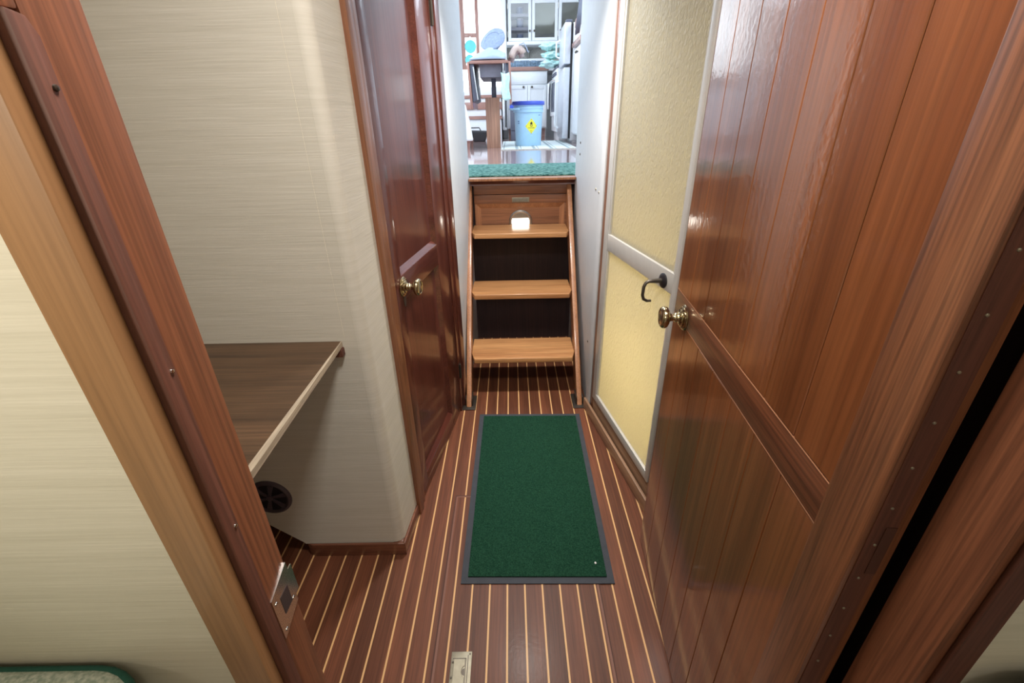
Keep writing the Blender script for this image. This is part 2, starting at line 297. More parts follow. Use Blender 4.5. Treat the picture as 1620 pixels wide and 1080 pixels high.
# ------------------------------------------------------------------ mesh helpers
class MB:
    def __init__(self): self.v = []; self.f = []
    def add(self, vs, fs):
        k = len(self.v); self.v += [tuple(p) for p in vs]; self.f += [tuple(i + k for i in q) for q in fs]; return self
    def box(self, x0, x1, y0, y1, z0, z1):
        vs = [(x, y, z) for z in (z0, z1) for y in (y0, y1) for x in (x0, x1)]
        return self.add(vs, [(0, 2, 3, 1), (4, 5, 7, 6), (0, 1, 5, 4), (2, 6, 7, 3), (0, 4, 6, 2), (1, 3, 7, 5)])
    def prism(self, poly, a0, a1, axis='z'):
        """poly is given in the other two axes, in xyz order"""
        n = len(poly); vs = []
        for a in (a0, a1):
            for p, q in poly:
                vs.append({'z': (p, q, a), 'y': (p, a, q), 'x': (a, p, q)}[axis])
        fs = [tuple(range(n))[::-1], tuple(range(n, 2 * n))] + [(i, (i + 1) % n, n + (i + 1) % n, n + i) for i in range(n)]
        return self.add(vs, fs)
    def tube(self, path, r, n=10, closed=False):
        path = [Vector(p) for p in path]; rs = r if isinstance(r, (list, tuple)) else [r] * len(path)
        N = len(path); vs = []; prev = None
        for i, p in enumerate(path):
            if closed: t = path[(i + 1) % N] - path[i - 1]
            else: t = path[min(i + 1, N - 1)] - path[max(i - 1, 0)]
            t.normalize()
            u = prev - t * prev.dot(t) if prev is not None else t.orthogonal()
            if u.length < 1e-6: u = t.orthogonal()
            u.normalize(); prev = u; w = t.cross(u)
            for k in range(n):
                a = 2 * PI * k / n; vs.append(p + (u * math.cos(a) + w * math.sin(a)) * rs[i])
        fs = [(i * n + k, i * n + (k + 1) % n, ((i + 1) % N) * n + (k + 1) % n, ((i + 1) % N) * n + k)
              for i in range(N if closed else N - 1) for k in range(n)]
        if not closed: fs += [tuple(range(n))[::-1], tuple(range((N - 1) * n, N * n))]
        return self.add(vs, fs)
    def lathe(self, prof, c, axis=(0, 0, 1), n=28):
        """prof: (radius, distance along axis)"""
        ax = Vector(axis).normalized(); u = ax.orthogonal().normalized(); w = ax.cross(u); c = Vector(c); vs = []
        for r, h in prof:
            for k in range(n):
                a = 2 * PI * k / n; vs.append(c + ax * h + (u * math.cos(a) + w * math.sin(a)) * max(r, 1e-5))
        N = len(prof)
        fs = [(i * n + k, i * n + (k + 1) % n, (i + 1) * n + (k + 1) % n, (i + 1) * n + k) for i in range(N - 1) for k in range(n)]
        fs += [tuple(range(n))[::-1], tuple(range((N - 1) * n, N * n))]
        return self.add(vs, fs)
    def grid(self, fn, nu, nv):
        vs = [fn(i / nu, j / nv) for j in range(nv + 1) for i in range(nu + 1)]
        fs = [(j * (nu + 1) + i, j * (nu + 1) + i + 1, (j + 1) * (nu + 1) + i + 1, (j + 1) * (nu + 1) + i) for j in range(nv) for i in range(nu)]
        return self.add(vs, fs)
    def blob(self, c, rx, ry, rz, n=16, m=10, wob=0.0, seed=0):
        rnd = random.Random(seed); ph = [rnd.uniform(0, 6.28) for _ in range(8)]
        vs = [(c[0], c[1], c[2] - rz)]
        for j in range(1, m):
            t = -PI / 2 + PI * j / m
            for k in range(n):
                a = 2 * PI * k / n
                d = 1 + wob * (math.sin(3 * a + ph[0] + 2 * t) + math.sin(5 * a + ph[1] - 4 * t) + 0.7 * math.sin(7 * t + ph[2] + 2 * a)) / 2.4
                vs.append((c[0] + rx * d * math.cos(t) * math.cos(a), c[1] + ry * d * math.cos(t) * math.sin(a), c[2] + rz * d * math.sin(t)))
        vs.append((c[0], c[1], c[2] + rz)); top = len(vs) - 1
        fs = [(0, 1 + (k + 1) % n, 1 + k) for k in range(n)]
        fs += [(1 + j * n + k, 1 + j * n + (k + 1) % n, 1 + (j + 1) * n + (k + 1) % n, 1 + (j + 1) * n + k) for j in range(m - 2) for k in range(n)]
        b0 = 1 + (m - 2) * n; fs += [(b0 + k, b0 + (k + 1) % n, top) for k in range(n)]
        return self.add(vs, fs)

def build(name, mb, mat, parent=None, bevel=0.0, seg=2, smooth=35, sub=0, solid=0.0):
    me = bpy.data.meshes.new(name); me.from_pydata(mb.v, [], mb.f)
    bm = bmesh.new(); bm.from_mesh(me)
    bmesh.ops.recalc_face_normals(bm, faces=bm.faces)
    if bevel:
        es = [e for e in bm.edges if len(e.link_faces) == 2 and e.calc_face_angle(0) > 0.5]
        bmesh.ops.bevel(bm, geom=es, offset=bevel, segments=seg, affect='EDGES', profile=0.6, clamp_overlap=True)
    bm.to_mesh(me); bm.free()
    for p in me.polygons: p.use_smooth = True
    me.set_sharp_from_angle(angle=math.radians(smooth))
    me.materials.append(M[mat])
    o = bpy.data.objects.new(name, me); COL.objects.link(o)
    if parent is not None: o.parent = parent
    if solid:
        s = o.modifiers.new('thickness', 'SOLIDIFY'); s.thickness = solid
    if sub:
        s = o.modifiers.new('subdivision', 'SUBSURF'); s.levels = sub; s.render_levels = sub
    return o
def tag(o, label, cat, group=None):
    o['label'] = label; o['category'] = cat
    if group: o['group'] = group
    return o
def thing(name, label, cat, loc=(0, 0, 0), rz=0, group=None):
    o = bpy.data.objects.new(name, None); o.empty_display_size = 0.05; COL.objects.link(o)
    o.location = loc; o.rotation_euler = (0, 0, rz)
    return tag(o, label, cat, group)
def struct(o, label=None):
    o['kind'] = 'structure'
    if label: o['label'] = label
    return o
def sempty(name, loc=(0, 0, 0), rz=0, label=None):
    o = bpy.data.objects.new(name, None); o.empty_display_size = 0.05; COL.objects.link(o)
    o.location = loc; o.rotation_euler = (0, 0, rz)
    return struct(o, label)
def arc(cx, cy, r, a0, a1, n=8):
    return [(cx + r * math.cos(math.radians(a0 + (a1 - a0) * i / n)), cy + r * math.sin(math.radians(a0 + (a1 - a0) * i / n))) for i in range(n + 1)]
def text_mesh(s, size):
    """flat letter outlines as a list of verts and faces in the x,y plane, centred"""
    cu = bpy.data.curves.new('lettering', 'FONT'); cu.body = s; cu.size = size; cu.align_x = 'CENTER'; cu.align_y = 'CENTER'; cu.resolution_u = 3
    t = bpy.data.objects.new('lettering', cu); COL.objects.link(t)
    bpy.context.view_layer.update()
    me = t.to_mesh(); vs = [v.co.copy() for v in me.vertices]; fs = [tuple(p.vertices) for p in me.polygons]
    t.to_mesh_clear(); bpy.data.objects.remove(t); bpy.data.curves.remove(cu)
    return vs, fs

# ================================================================== SETTING
fl = struct(build('floor', MB().box(-1.3, 1.3, -1.3, 2.66, -0.05, 0), 'sole'))
struct(build('ceiling', MB().box(-1.3, 1.3, -1.3, 1.95, 2.0, 2.05), 'ceil'))

# --- near bulkhead with the doorway we look through
struct(build('wall_bulkhead_left', MB().box(-1.25, -0.279, 0.272, 0.326, 0, 2.0), 'paper_warm'), 'cream grasscloth bulkhead left of the doorway')
struct(build('wall_bulkhead_right', MB().box(0.446, 1.25, 0.272, 0.318, 0, 2.0), 'paper_warm'), 'cream bulkhead right of the doorway')
struct(build('wall_bulkhead_header', MB().box(-0.279, 0.446, 0.272, 0.318, 1.92, 2.0), 'paper_warm'))
struct(build('wall_cabin_left', MB().box(-1.25, -1.2, -1.25, 1.35, 0, 2.0), 'paper_warm'))
struct(build('wall_cabin_right', MB().box(1.2, 1.25, -1.25, 1.95, 0, 2.0), 'paper_warm'))
struct(build('wall_cabin_back', MB().box(-1.25, 1.25, -1.3, -1.25, 0, 2.0), 'paper_warm'))

# left door frame: pale casing, groove, dark stop strip, rebated jamb
t1 = sempty('trim_1', label='teak door frame on the left of the near doorway')
build('casing', MB().box(-0.291, -0.2535, 0.258, 0.272, 0, 1.92), 'tan', t1, 0.002)
build('groove', MB().box(-0.279, -0.2555, 0.268, 0.280, 0, 1.92), 'jamb_dark', t1)
build('stop_strip', MB().prism([(0.272, 0), (0.287, 0), (0.287, 1.342), (0.283, 1.351), (0.272, 1.353)], -0.279, -0.2465, 'x'), 'jamb_dark', t1, 0.002)
jb = build('jamb', MB().box(-0.279, -0.2525, 0.28705, 0.331, 0, 1.92).box(-0.279, -0.2525, 0.272, 0.28705, 1.3535, 1.92), 'jamb', t1, 0.002)
for i, z in enumerate((1.318, 1.140, 0.984)):
    build('pin', MB().lathe([(0.0019, 0), (0.0016, 0.0012), (0.0004, 0.0016)], (-0.2466, 0.2825, z), (1, 0, 0), 10), 'bronze' if i == 0 else 'steel', t1)
# strike plate let into the jamb, with its lip bent round the far edge
sp = build('strike_plate', MB().prism([(0.2935, 0.800), (0.331, 0.812), (0.331, 0.874), (0.2935, 0.862)], -0.2525, -0.2512, 'x')
           .box(-0.2525, -0.2512, 0.331, 0.338, 0.822, 0.862), 'steel', t1)
build('bolt_hole', MB().box(-0.2525, -0.2508, 0.306, 0.322, 0.824, 0.850), 'dark_void', sp)
for yy, zz in ((0.2985, 0.852), (0.325, 0.824), (0.300, 0.808)):
    build('screw', MB().lathe([(0.0022, 0), (0.0018, 0.0008), (0.0006, 0.0011)], (-0.2512, yy, zz), (1, 0, 0), 12), 'steel', sp)
# right door frame
t2 = sempty('trim_2', label='teak door frame on the right of the near doorway')
build('jamb', MB().box(0.4125, 0.446, 0.262, 0.322, 0, 1.92), 'jamb', t2, 0.002)
build('casing', MB().box(0.425, 0.452, 0.256, 0.2618, 0, 1.92), 'jamb_dark', t2, 0.001)  # dark tone puts the shade on this unlit casing into its colour

build('hinge_gap_blocker', MB().box(0.4465, 0.456, 0.3185, 0.420, 0, 1.92), 'recess', t2)  # added dark filler behind the door edge so the gap reads black
# --- alcove wall left of the corridor: papered panel, rounded corner, side return
wl = MB()
wl.prism([(-1.2, 0.50), (-0.70, 0.052), (-0.70, 2.0), (-1.2, 2.0)], 1.04, 1.07, 'y')
outer = [(-0.70, 1.04), (-0.403, 1.04)] + arc(-0.403, 1.069, 0.029, -90, 0, 10) + [(-0.362, 1.20)]
wl.prism(outer + [(-0.40, 1.20), (-0.43, 1.07), (-0.70, 1.07)], 0.048, 2.0, 'z')
struct(build('wall_left', wl, 'paper'), 'grasscloth wall with rounded corner beside the shelf')
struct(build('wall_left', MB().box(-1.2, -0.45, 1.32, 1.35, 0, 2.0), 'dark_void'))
bb = [(-0.692, 1.062), (-0.692, 1.044), (-0.672, 1.031), (-0.369, 1.030), (-0.355, 1.197), (-0.365, 1.1975), (-0.3775, 1.0385), (-0.5, 1.0388)]
bbm = MB().prism([(-0.692, 1.0385), (-0.672, 1.030), (-0.369, 1.030), (-0.3775, 1.0385)], 0, 0.052, 'z').prism([(-0.369, 1.030), (-0.355, 1.197), (-0.3635, 1.197), (-0.3775, 1.0385)], 0, 0.052, 'z').prism([(-0.410, 1.0386), (-0.3776, 1.0386), (-0.3752, 1.075)], 0, 0.0515, 'z')
struct(build('baseboard_left', bbm, 'base', bevel=0.003))
struct(build('trim_3', MB().box(-0.4332, -0.4328, 1.0398, 1.0402, 0.80, 2.0), 'paper_seam'), 'vertical join in the wall covering')

# --- white walls beside the ladder
struct(build('wall_left', MB().prism([(-0.252, 1.95), (-0.226, 2.60), (-0.28, 2.60), (-0.31, 1.95)], 0, 2.95, 'z'), 'white_wall', bevel=0.004), 'narrow white wall beside the ladder')
struct(build('wall_right', MB().prism([(0.3595, 1.86), (0.350, 2.60), (0.41, 2.60), (0.42, 1.86)], 0, 2.95, 'z'), 'white_wall', bevel=0.004), 'white wall right of the ladder')
struct(build('wall_stairwell', MB().box(-1.3, 1.3, 1.90, 1.95, 2.05, 2.95), 'white_wall'))

# ================================================================== LEFT MAHOGANY DOOR
def frame_angle(a, b): return math.atan2(b[1] - a[1], b[0] - a[0])
LA, LB = (-0.36, 1.195), (-0.265, 1.844)
d2 = sempty('door_2', (LA[0], LA[1], 0), frame_angle(LA, LB), 'closed dark mahogany panelled door on the left')
# local x runs along the wall, corridor side is -y
build('near_casing', MB().box(0.004, 0.040, -0.010, 0.05, 0, 1.98), 'casing', d2, 0.003)
build('near_jamb', MB().box(0.0402, 0.077, -0.002, 0.05, 0, 1.98), 'casing', d2, 0.002)
build('far_casing', MB().box(0.655, 0.700, -0.004, 0.05, 0, 1.98).box(0.7002, 0.757, -0.010, 0.05, 0, 1.98), 'mahog', d2, 0.003)
build('threshold', MB().box(0.0775, 0.6545, 0.004, 0.05, 0, 0.026), 'base', d2, 0.002)
build('stile', MB().box(0.080, 0.132, 0.0, 0.035, 0.032, 1.95), 'mahog', d2, 0.0015)
build('stile', MB().box(0.512, 0.651, 0.0, 0.035, 0.032, 1.95), 'mahog', d2, 0.0015)
build('rail', MB().box(0.1322, 0.5118, 0.0, 0.035, 0.790, 0.868), 'mahog_x', d2, 0.0015)
build('rail', MB().box(0.1322, 0.5118, 0.0, 0.035, 0.032, 0.088), 'mahog_x', d2, 0.0015)
build('rail', MB().box(0.1322, 0.5118, 0.0, 0.035, 1.86, 1.95), 'mahog_x', d2, 0.0015)
def raised_panel(z0, z1, parent):
    build('panel', MB().box(0.1322, 0.5118, 0.016, 0.028, z0, z1), 'mahog', parent)
    mb = MB(); x0, x1 = 0.1323, 0.5117; w = 0.016
    o = [(x0, 0.0015, z0), (x1, 0.0015, z0), (x1, 0.0015, z1), (x0, 0.0015, z1)]
    i = [(x0 + w, 0.0158, z0 + w), (x1 - w, 0.0158, z0 + w), (x1 - w, 0.0158, z1 - w), (x0 + w, 0.0158, z1 - w)]
    b = [(x0, 0.0158, z0), (x1, 0.0158, z0), (x1, 0.0158, z1), (x0, 0.0158, z1)]
    fs = []
    for k in range(4):
        l = (k + 1) % 4
        fs += [(k, l, 4 + l, 4 + k), (8 + k, 8 + l, l, k), (4 + k, 4 + l, 8 + l, 8 + k)]
    mb.add(o + i + b, fs); build('panel_molding', mb, 'mahog_x', parent, smooth=20)
raised_panel(0.0882, 0.7898, d2); raised_panel(0.8682, 1.8598, d2)
def knob(parent, loc, ax, s=1.0):
    """turned brass knob on a round rose; the knob is one part, the rose another"""
    rose = [(0.030, 0), (0.031, 0.002), (0.029, 0.004), (0.0265, 0.0045), (0.0265, 0.007), (0.023, 0.009), (0.020, 0.0095), (0.0195, 0.012), (0.013, 0.014), (0.0115, 0.016)]
    kn = [(0.0115, 0.016), (0.0105, 0.019), (0.0118, 0.021), (0.0095, 0.024), (0.009, 0.031), (0.0105, 0.035), (0.018, 0.038), (0.0245, 0.042), (0.0268, 0.047), (0.0262, 0.052), (0.0235, 0.0555), (0.0205, 0.0568), (0.0185, 0.0555), (0.012, 0.0572), (0.004, 0.058)]
    r = build('knob_rose', MB().lathe([(a * s, b * s) for a, b in rose], loc, ax, 36), 'brass', parent)
    k = build('door_knob', MB().lathe([(a * s, b * s) for a, b in kn], loc, ax, 36), 'brass', parent)
    return r, k
knob(d2, (0.137, 0.0, 0.832), (0, -1, 0))
build('keyhole_plate', MB().prism([(0.137 + 0.009 * math.cos(a * PI / 6), 0.786 + 0.020 * math.sin(a * PI / 6)) for a in range(12)], -0.0015, 0.0, 'y'), 'bronze', d2)
def hinge(parent, x, z, h):
    build('hinge', MB().box(x - 0.012, x + 0.012, -0.0068, -0.0042, z, z + h).tube([(x - 0.003, -0.009, z), (x - 0.003, -0.009, z + h)], 0.005, 10), 'bronze', parent)
hinge(d2, 0.668, 1.578, 0.09)
hinge(d2, 0.668, 0.185, 0.075)
build('coat_hook_plate', MB().box(0.285, 0.330, -0.003, 0.0158, 1.615, 1.70).tube([(0.307, -0.003, 1.64), (0.307, -0.03, 1.635), (0.307, -0.04, 1.66)], 0.004), 'bronze', d2, 0.001)

# ================================================================== RIGHT WALL AND SHOWER DOOR
RA, RB = (0.354, 1.842), (0.465, 1.238)
ra = frame_angle(RA, RB)
struct(build('wall_right', MB().prism([(0.478, 1.225), (0.60, 0.56), (0.60, 0.318), (0.66, 0.318), (0.66, 0.56), (0.545, 1.235)], 0, 2.0, 'z'), 'white_wall'))
d3 = sempty('door_3', (RA[0], RA[1], 0), ra, 'shower door of pebbled glass in an aluminium frame on the right')
# local x runs from far to near, corridor side is -y
build('white_casing', MB().box(-0.020, 0.024, -0.002, 0.06, 0.0, 2.0), 'white_wall', d3, 0.002)
build('wood_jamb', MB().box(0.0242, 0.060, 0.003, 0.06, 0.0, 2.0).box(0.632, 0.668, 0.003, 0.06, 0.0, 2.0), 'casing', d3, 0.002)
build('sill_board', MB().box(0.0602, 0.6318, 0.004, 0.06, 0.0, 0.112), 'sill', d3, 0.002)
build('base_trim', MB().box(-0.018, 0.668, -0.014, -0.0022, 0.0, 0.058), 'sill', d3, 0.003)
fr = build('door_frame', MB().box(0.0605, 0.100, -0.002, 0.03, 0.1125, 1.97).box(0.610, 0.6315, -0.002, 0.03, 0.1125, 1.97)
           .box(0.100, 0.610, -0.002, 0.03, 0.1125, 0.150).box(0.100, 0.610, -0.002, 0.03, 1.93, 1.97), 'alu', d3, 0.003)
build('middle_rail', MB().box(0.1002, 0.6098, -0.001, 0.028, 0.822, 0.884), 'alu', d3, 0.002)
for z0, z1 in ((0.1502, 0.8218), (0.8842, 1.9298)):
    build('glass_bead', MB().box(0.1002, 0.112, 0.001, 0.02, z0, z1).box(0.6025, 0.6098, 0.001, 0.02, z0, z1), 'alu', d3)
build('lower_pane', MB().box(0.1122, 0.6023, 0.008, 0.012, 0.1505, 0.8215), 'pebble', d3)
build('upper_pane', MB().box(0.1122, 0.6023, 0.008, 0.012, 0.8845, 1.9295), 'pebble', d3)
hd = build('door_handle', MB().tube([(0.556, -0.002, 0.848), (0.556, -0.030, 0.849), (0.553, -0.046, 0.848), (0.551, -0.055, 0.842), (0.551, -0.060, 0.830), (0.551, -0.061, 0.805), (0.552, -0.057, 0.792), (0.554, -0.046, 0.786), (0.556, -0.034, 0.786)],
           [0.0075, 0.0065, 0.0055, 0.0052, 0.0052, 0.0050, 0.0048, 0.0044, 0.0038], 12), 'bronze', d3, smooth=60)
build('handle_rose', MB().lathe([(0.0225, 0), (0.0225, 0.003), (0.019, 0.006), (0.010, 0.008)], (0.556, -0.001, 0.848), (0, -1, 0), 28), 'black', hd)
# shower stall behind the glass
st = sempty('wall_shower', (RA[0], RA[1], 0), ra)
build('liner', MB().box(-0.05, 0.0, 0.07, 0.75, 0.0, 2.0).box(0.70, 0.75, 0.10, 0.75, 0.0, 2.0).box(-0.05, 0.75, 0.75, 0.80, 0.0, 2.0).box(0.0, 0.70, 0.07, 0.75, 0.02, 0.06), 'tile', st)
# wall screws right of the ladder
for k, (y, z) in enumerate(((1.985, 1.016), (1.915, 1.013), (2.452, 1.172), (2.452, 1.119), (1.955, 0.316))):
    lb = ('brass screw in the white wall, farther of the close pair above the ladder rail', 'brass screw in the white wall, nearer of the close pair above the ladder rail',
          'small screw high on the white wall by the landing', 'small screw on the white wall, below another by the landing', 'low small screw in the white wall, beside the lowest ladder tread')[k]
    x = 0.3595 + (y - 1.86) * (0.350 - 0.3595) / 0.74
    tag(build('wall_screw', MB().lathe([(0.006, 0), (0.0055, 0.002), (0.002, 0.0035)], (x, y, z), (-1, 0, 0), 12), 'brass_dull' if k < 2 else 'bronze'), lb, 'screw', 'screws in the right white wall')

# ================================================================== OPEN VARNISHED DOOR, RIGHT
DA, DB = (0.36, 0.33), (0.412, 1.074)
d1 = sempty('door_1', (DA[0], DA[1], 0), frame_angle(DA, DB), 'open varnished plank door on the right')
# local x from hinge to latch edge, +y is the face towards the corridor
build('hinge_stile', MB().box(0.0, 0.0665, -0.040, 0.0, 0.012, 1.90), 'door_stile', d1, 0.0015)
edges = [0.067, 0.157, 0.248, 0.346, 0.446, 0.542, 0.646, 0.7455]
for z0, z1, nm in ((0.012, 0.8385, 'lower_planks'), (0.9065, 1.90, 'upper_planks')):
    mb = MB()
    for a, b in zip(edges[:-1], edges[1:]): mb.box(a + 0.0009, b - 0.0009, -0.038, -0.0035, z0, z1)
    build(nm, mb, 'door_plank', d1, 0.0010, 1)
build('core', MB().box(0.069, 0.743, -0.036, -0.0065, 0.02, 1.89), 'groove', d1)
build('lock_rail', MB().box(0.067, 0.7455, -0.040, -0.0034, 0.8412, 0.9038), 'door_rail', d1, 0.0008)
build('rail_bead', MB().box(0.067, 0.7455, -0.038, -0.0029, 0.9040, 0.9053).box(0.067, 0.7455, -0.038, -0.0029, 0.8397, 0.8410), 'bead', d1)
knob(d1, (0.655, -0.001, 0.8635), (0, 1, 0))
pl = build('hinge_leaf', MB().box(-0.0012, 0.0, -0.030, -0.006, 0.45, 1.80), 'jamb_dark', d1)
for k in range(13):
    build('hinge_screw', MB().lathe([(0.0017, 0), (0.0014, 0.0008), (0.0004, 0.0012)], (-0.0012, -0.0155, 0.6265 + 0.0525 * k), (-1, 0, 0), 10), 'brass_dull', pl)
build('wood_plug', MB().box(-0.0022, -0.0012, -0.0295, -0.0185, 0.845, 0.915), 'seam', d1)

# ================================================================== SHELF, VENT
sh = thing('wall_shelf', 'brown wood-grain shelf with pale raw edge beside the doorway', 'shelf', (-0.79, 0.70, 0.79))
# local coordinates about the shelf's middle
build('shelf_board', MB().box(-0.40, 0.346, -0.36, 0.3395, -0.016, 0.0), 'shelf', sh)
build('edge_band', MB().prism([(0.3462, 0.3395), (0.3492, 0.3395), (0.3592, -0.125), (0.3592, -0.36), (0.3462, -0.36)], -0.0135, 0.0, 'z'), 'ply', sh)
build('support_cleat', MB().box(-0.38, 0.352, 0.3195, 0.3395, -0.036, -0.0162), 'jamb_dark', sh, 0.001)
vt = thing('round_vent', 'round black louvred vent low on the grasscloth wall', 'vent', (-0.762, 1.04, 0.258))
build('vent_rim', MB().lathe([(0.066, 0), (0.065, 0.004), (0.058, 0.008), (0.052, 0.006), (0.052, 0.0)], (0, 0, 0), (0, -1, 0), 36), 'vent', vt)
build('vent_disc', MB().lathe([(0.0515, 0), (0.0515, 0.002), (0.0, 0.0022)], (0, 0, 0), (0, -1, 0), 32), 'black', vt)
for k in range(6):
    a = k * PI / 3 + 0.35; m_ = MB(); c0, s0 = math.cos(a), math.sin(a)
    def q(r, w): return (r * c0 - w * s0, r * s0 + w * c0)
    m_.prism([q(0.004, -0.003), q(0.050, -0.013), q(0.050, 0.004), q(0.004, 0.003)], -0.006, -0.0023, 'y'); build('vent_blade', m_, 'vent', vt, 0.0006, 1)
build('vent_knob', MB().lathe([(0.009, 0.002), (0.009, 0.009), (0.006, 0.011)], (0, 0, 0), (0, -1, 0), 16), 'vent', vt)

# ================================================================== FLOOR HATCH, MAT
ht = thing('floor_hatch', 'inlaid teak floor hatch in front of and under the green mat', 'hatch')
build('hatch_panel', MB().box(-0.2295, 0.2475, 0.20, 1.2835, 0.0, 0.0012), 'sole', ht)
e = 0.0028
build('edge_seam', MB().box(-0.2335, -0.2305, 0.20, 1.2875, 0.0, 0.0013).box(0.2480, 0.2510, 0.20, 1.2875, 0.0, 0.0013).box(-0.2305, 0.2480, 1.2840, 1.2872, 0.0, 0.0013), 'seam', ht)
build('edge_border', MB().box(-0.2295, -0.2235, 0.20, 1.2835, 0.0012, 0.0014).box(0.2415, 0.2475, 0.20, 1.2835, 0.0012, 0.0014).box(-0.2235, 0.2415, 1.2775, 1.2835, 0.0012, 0.0014), 'seam_light', ht)
# flush lifting latch
lt = build('latch_plate', MB().box(-0.1835, -0.1285, 0.615, 0.721, 0.0012, 0.0035), 'brass_dull', ht, 0.001)
build('lift_flap', MB().prism([(-0.1755, 0.640), (-0.1455, 0.640), (-0.1455, 0.657), (-0.1500, 0.659), (-0.1530, 0.664), (-0.1540, 0.6705), (-0.1530, 0.677), (-0.1500, 0.682), (-0.1455, 0.684), (-0.1455, 0.7015), (-0.1755, 0.7015)], 0.0035, 0.0052, 'z'), 'brass_dull', lt, 0.0006, 1)
build('finger_hole', MB().prism(arc(-0.1455, 0.6705, 0.0085, 90, 270, 10), 0.0035, 0.0040, 'z'), 'bronze', lt)
build('flap_groove', MB().box(-0.1785, -0.1435, 0.7018, 0.7045, 0.0035, 0.0038).box(-0.1450, -0.1425, 0.637, 0.7045, 0.0035, 0.0038).box(-0.1785, -0.1435, 0.637, 0.6398, 0.0035, 0.0038).box(-0.1395, -0.1370, 0.62, 0.712, 0.0035, 0.0038), 'bronze', lt)
for x, y in ((-0.1340, 0.7145), (-0.1780, 0.6945), (-0.1790, 0.6570)):
    build('latch_screw', MB().lathe([(0.0026, 0), (0.0022, 0.0006)], (x, y, 0.0052 if x < -0.15 else 0.0035), (0, 0, 1), 12), 'bronze', lt)

mt = thing('floor_mat', 'dark green pile mat with grey rubber border in front of the ladder', 'mat', (0.065, 1.36, 0.0015))
def matquad(mb, ins, z0, z1):
    c = [(-0.244 + ins, -0.441 + ins), (0.233 - ins, -0.449 + ins), (0.245 - ins, 0.437 - ins), (-0.236 + ins, 0.447 - ins)]
    mb.prism(c, z0, z1, 'z'); return mb
build('rubber_border', matquad(MB(), 0, 0.0, 0.0035), 'mat_edge', mt, 0.001)
build('pile', matquad(MB(), 0.021, 0.0035, 0.0085), 'mat', mt, 0.002)
tag(build('lint_speck', MB().blob((0.2485, 0.978, 0.0118), 0.0034, 0.0042, 0.0022, 8, 6, 0.2, 3), 'lint'), 'tiny white speck on the near right corner of the green mat', 'speck')

# ================================================================== LADDER
ld = thing('companionway_ladder', 'teak companionway ladder with three treads up to the saloon', 'ladder', (0.0465, 1.9, 0))
def ly(z): return 1.87 + 0.776 * z - 1.9
def rail(x0, x1):
    D = 0.115; yb = 2.654 - 1.9; zc = (yb - D + 1.9 - 1.87) / 0.776
    top = [(ly(0.950) + 0.006, 0.950), (ly(0.950) + 0.018, 0.961), (yb - 0.012, 0.962), (yb, 0.950), (yb, zc)]
    return MB().prism([(ly(0.0), 0.004), (ly(0.93), 0.93)] + top + [(ly(0.0) + D, 0.004)], x0, x1, 'x')
build('rail', rail(-0.2875, -0.2630), 'rail_wood', ld, 0.004)
build('rail', rail(0.2630, 0.2875), 'rail_wood', ld, 0.004)
for zt, y0, y1 in ((0.213, 1.985, 2.215), (0.472, 2.200, 2.425), (0.738, 2.408, 2.630)):
    y0 -= 1.9; y1 -= 1.9
    yr = ly(zt) + 0.012
    build('tread', MB().prism([(-0.2628, y1), (-0.2628, yr), (-0.246, y0), (0.246, y0), (0.2628, yr), (0.2628, y1)], zt - 0.026, zt, 'z'), 'tread', ld, 0.004, 3)
for x in (-0.275, 0.275):
    build('foot_bracket', MB().box(x - 0.034, x + 0.034, -0.052, 0.075, 0.0, 0.004).box(x - 0.0172, x - 0.0125, -0.02, 0.055, 0.004, 0.045).box(x + 0.0125, x + 0.0172, -0.02, 0.055, 0.004, 0.045), 'bronze', ld, 0.001)

# --- bulkhead under the landing, nosing, access panel, courtesy light
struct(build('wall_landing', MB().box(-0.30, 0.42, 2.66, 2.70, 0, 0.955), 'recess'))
ns = sempty('trim_4', label='landing nosing above the ladder')
build('nosing', MB().box(-0.2255, 0.3505, 2.545, 2.62, 0.987, 1.0005), 'rail_wood', ns, 0.004)
build('cove_molding', MB().prism([(2.565, 0.9868), (2.59, 0.966), (2.655, 0.966), (2.655, 0.9868)], -0.222, 0.347, 'x'), 'mahog_x', ns, 0.003)
ap = thing('access_panel', 'teak access panel with framed recess below the landing', 'panel', (0.055, 2.655, 0.83))
build('header_board', MB().box(-0.262, 0.270, -0.034, -0.002, 0.078, 0.133), 'panel_wood', ap, 0.003)
build('panel_frame', MB().box(-0.262, 0.270, -0.030, -0.002, 0.027, 0.075).box(-0.262, -0.255, -0.030, -0.002, -0.13, 0.027).box(0.246, 0.270, -0.030, -0.002, -0.13, 0.027), 'panel_wood', ap, 0.002)
pmb = MB(); x0, x1, z1, w = -0.2548, 0.2458, 0.0268, 0.027
pmb.add([(x0, -0.030, z1), (x1, -0.030, z1), (x1 - w, -0.014, z1 - w), (x0 + w, -0.014, z1 - w), (x0, -0.030, -0.13), (x0 + w, -0.014, -0.13), (x1, -0.030, -0.13), (x1 - w, -0.014, -0.13), (x0, -0.008, z1), (x1, -0.008, z1), (x0, -0.008, -0.13), (x1, -0.008, -0.13)],
        [(0, 1, 2, 3), (4, 0, 3, 5), (1, 6, 7, 2), (0, 8, 9, 1), (0, 4, 10, 8), (1, 9, 11, 6)])
build('bevel_molding', pmb, 'rail_wood', ap, smooth=20)
build('recessed_board', MB().box(-0.228, 0.219, -0.0138, -0.002, -0.13, 0.0), 'panel_wood', ap)
vp = build('name_plate', MB().box(-0.050, 0.047, -0.0335, -0.0302, 0.033, 0.059), 'brass_dull', ap, 0.002)
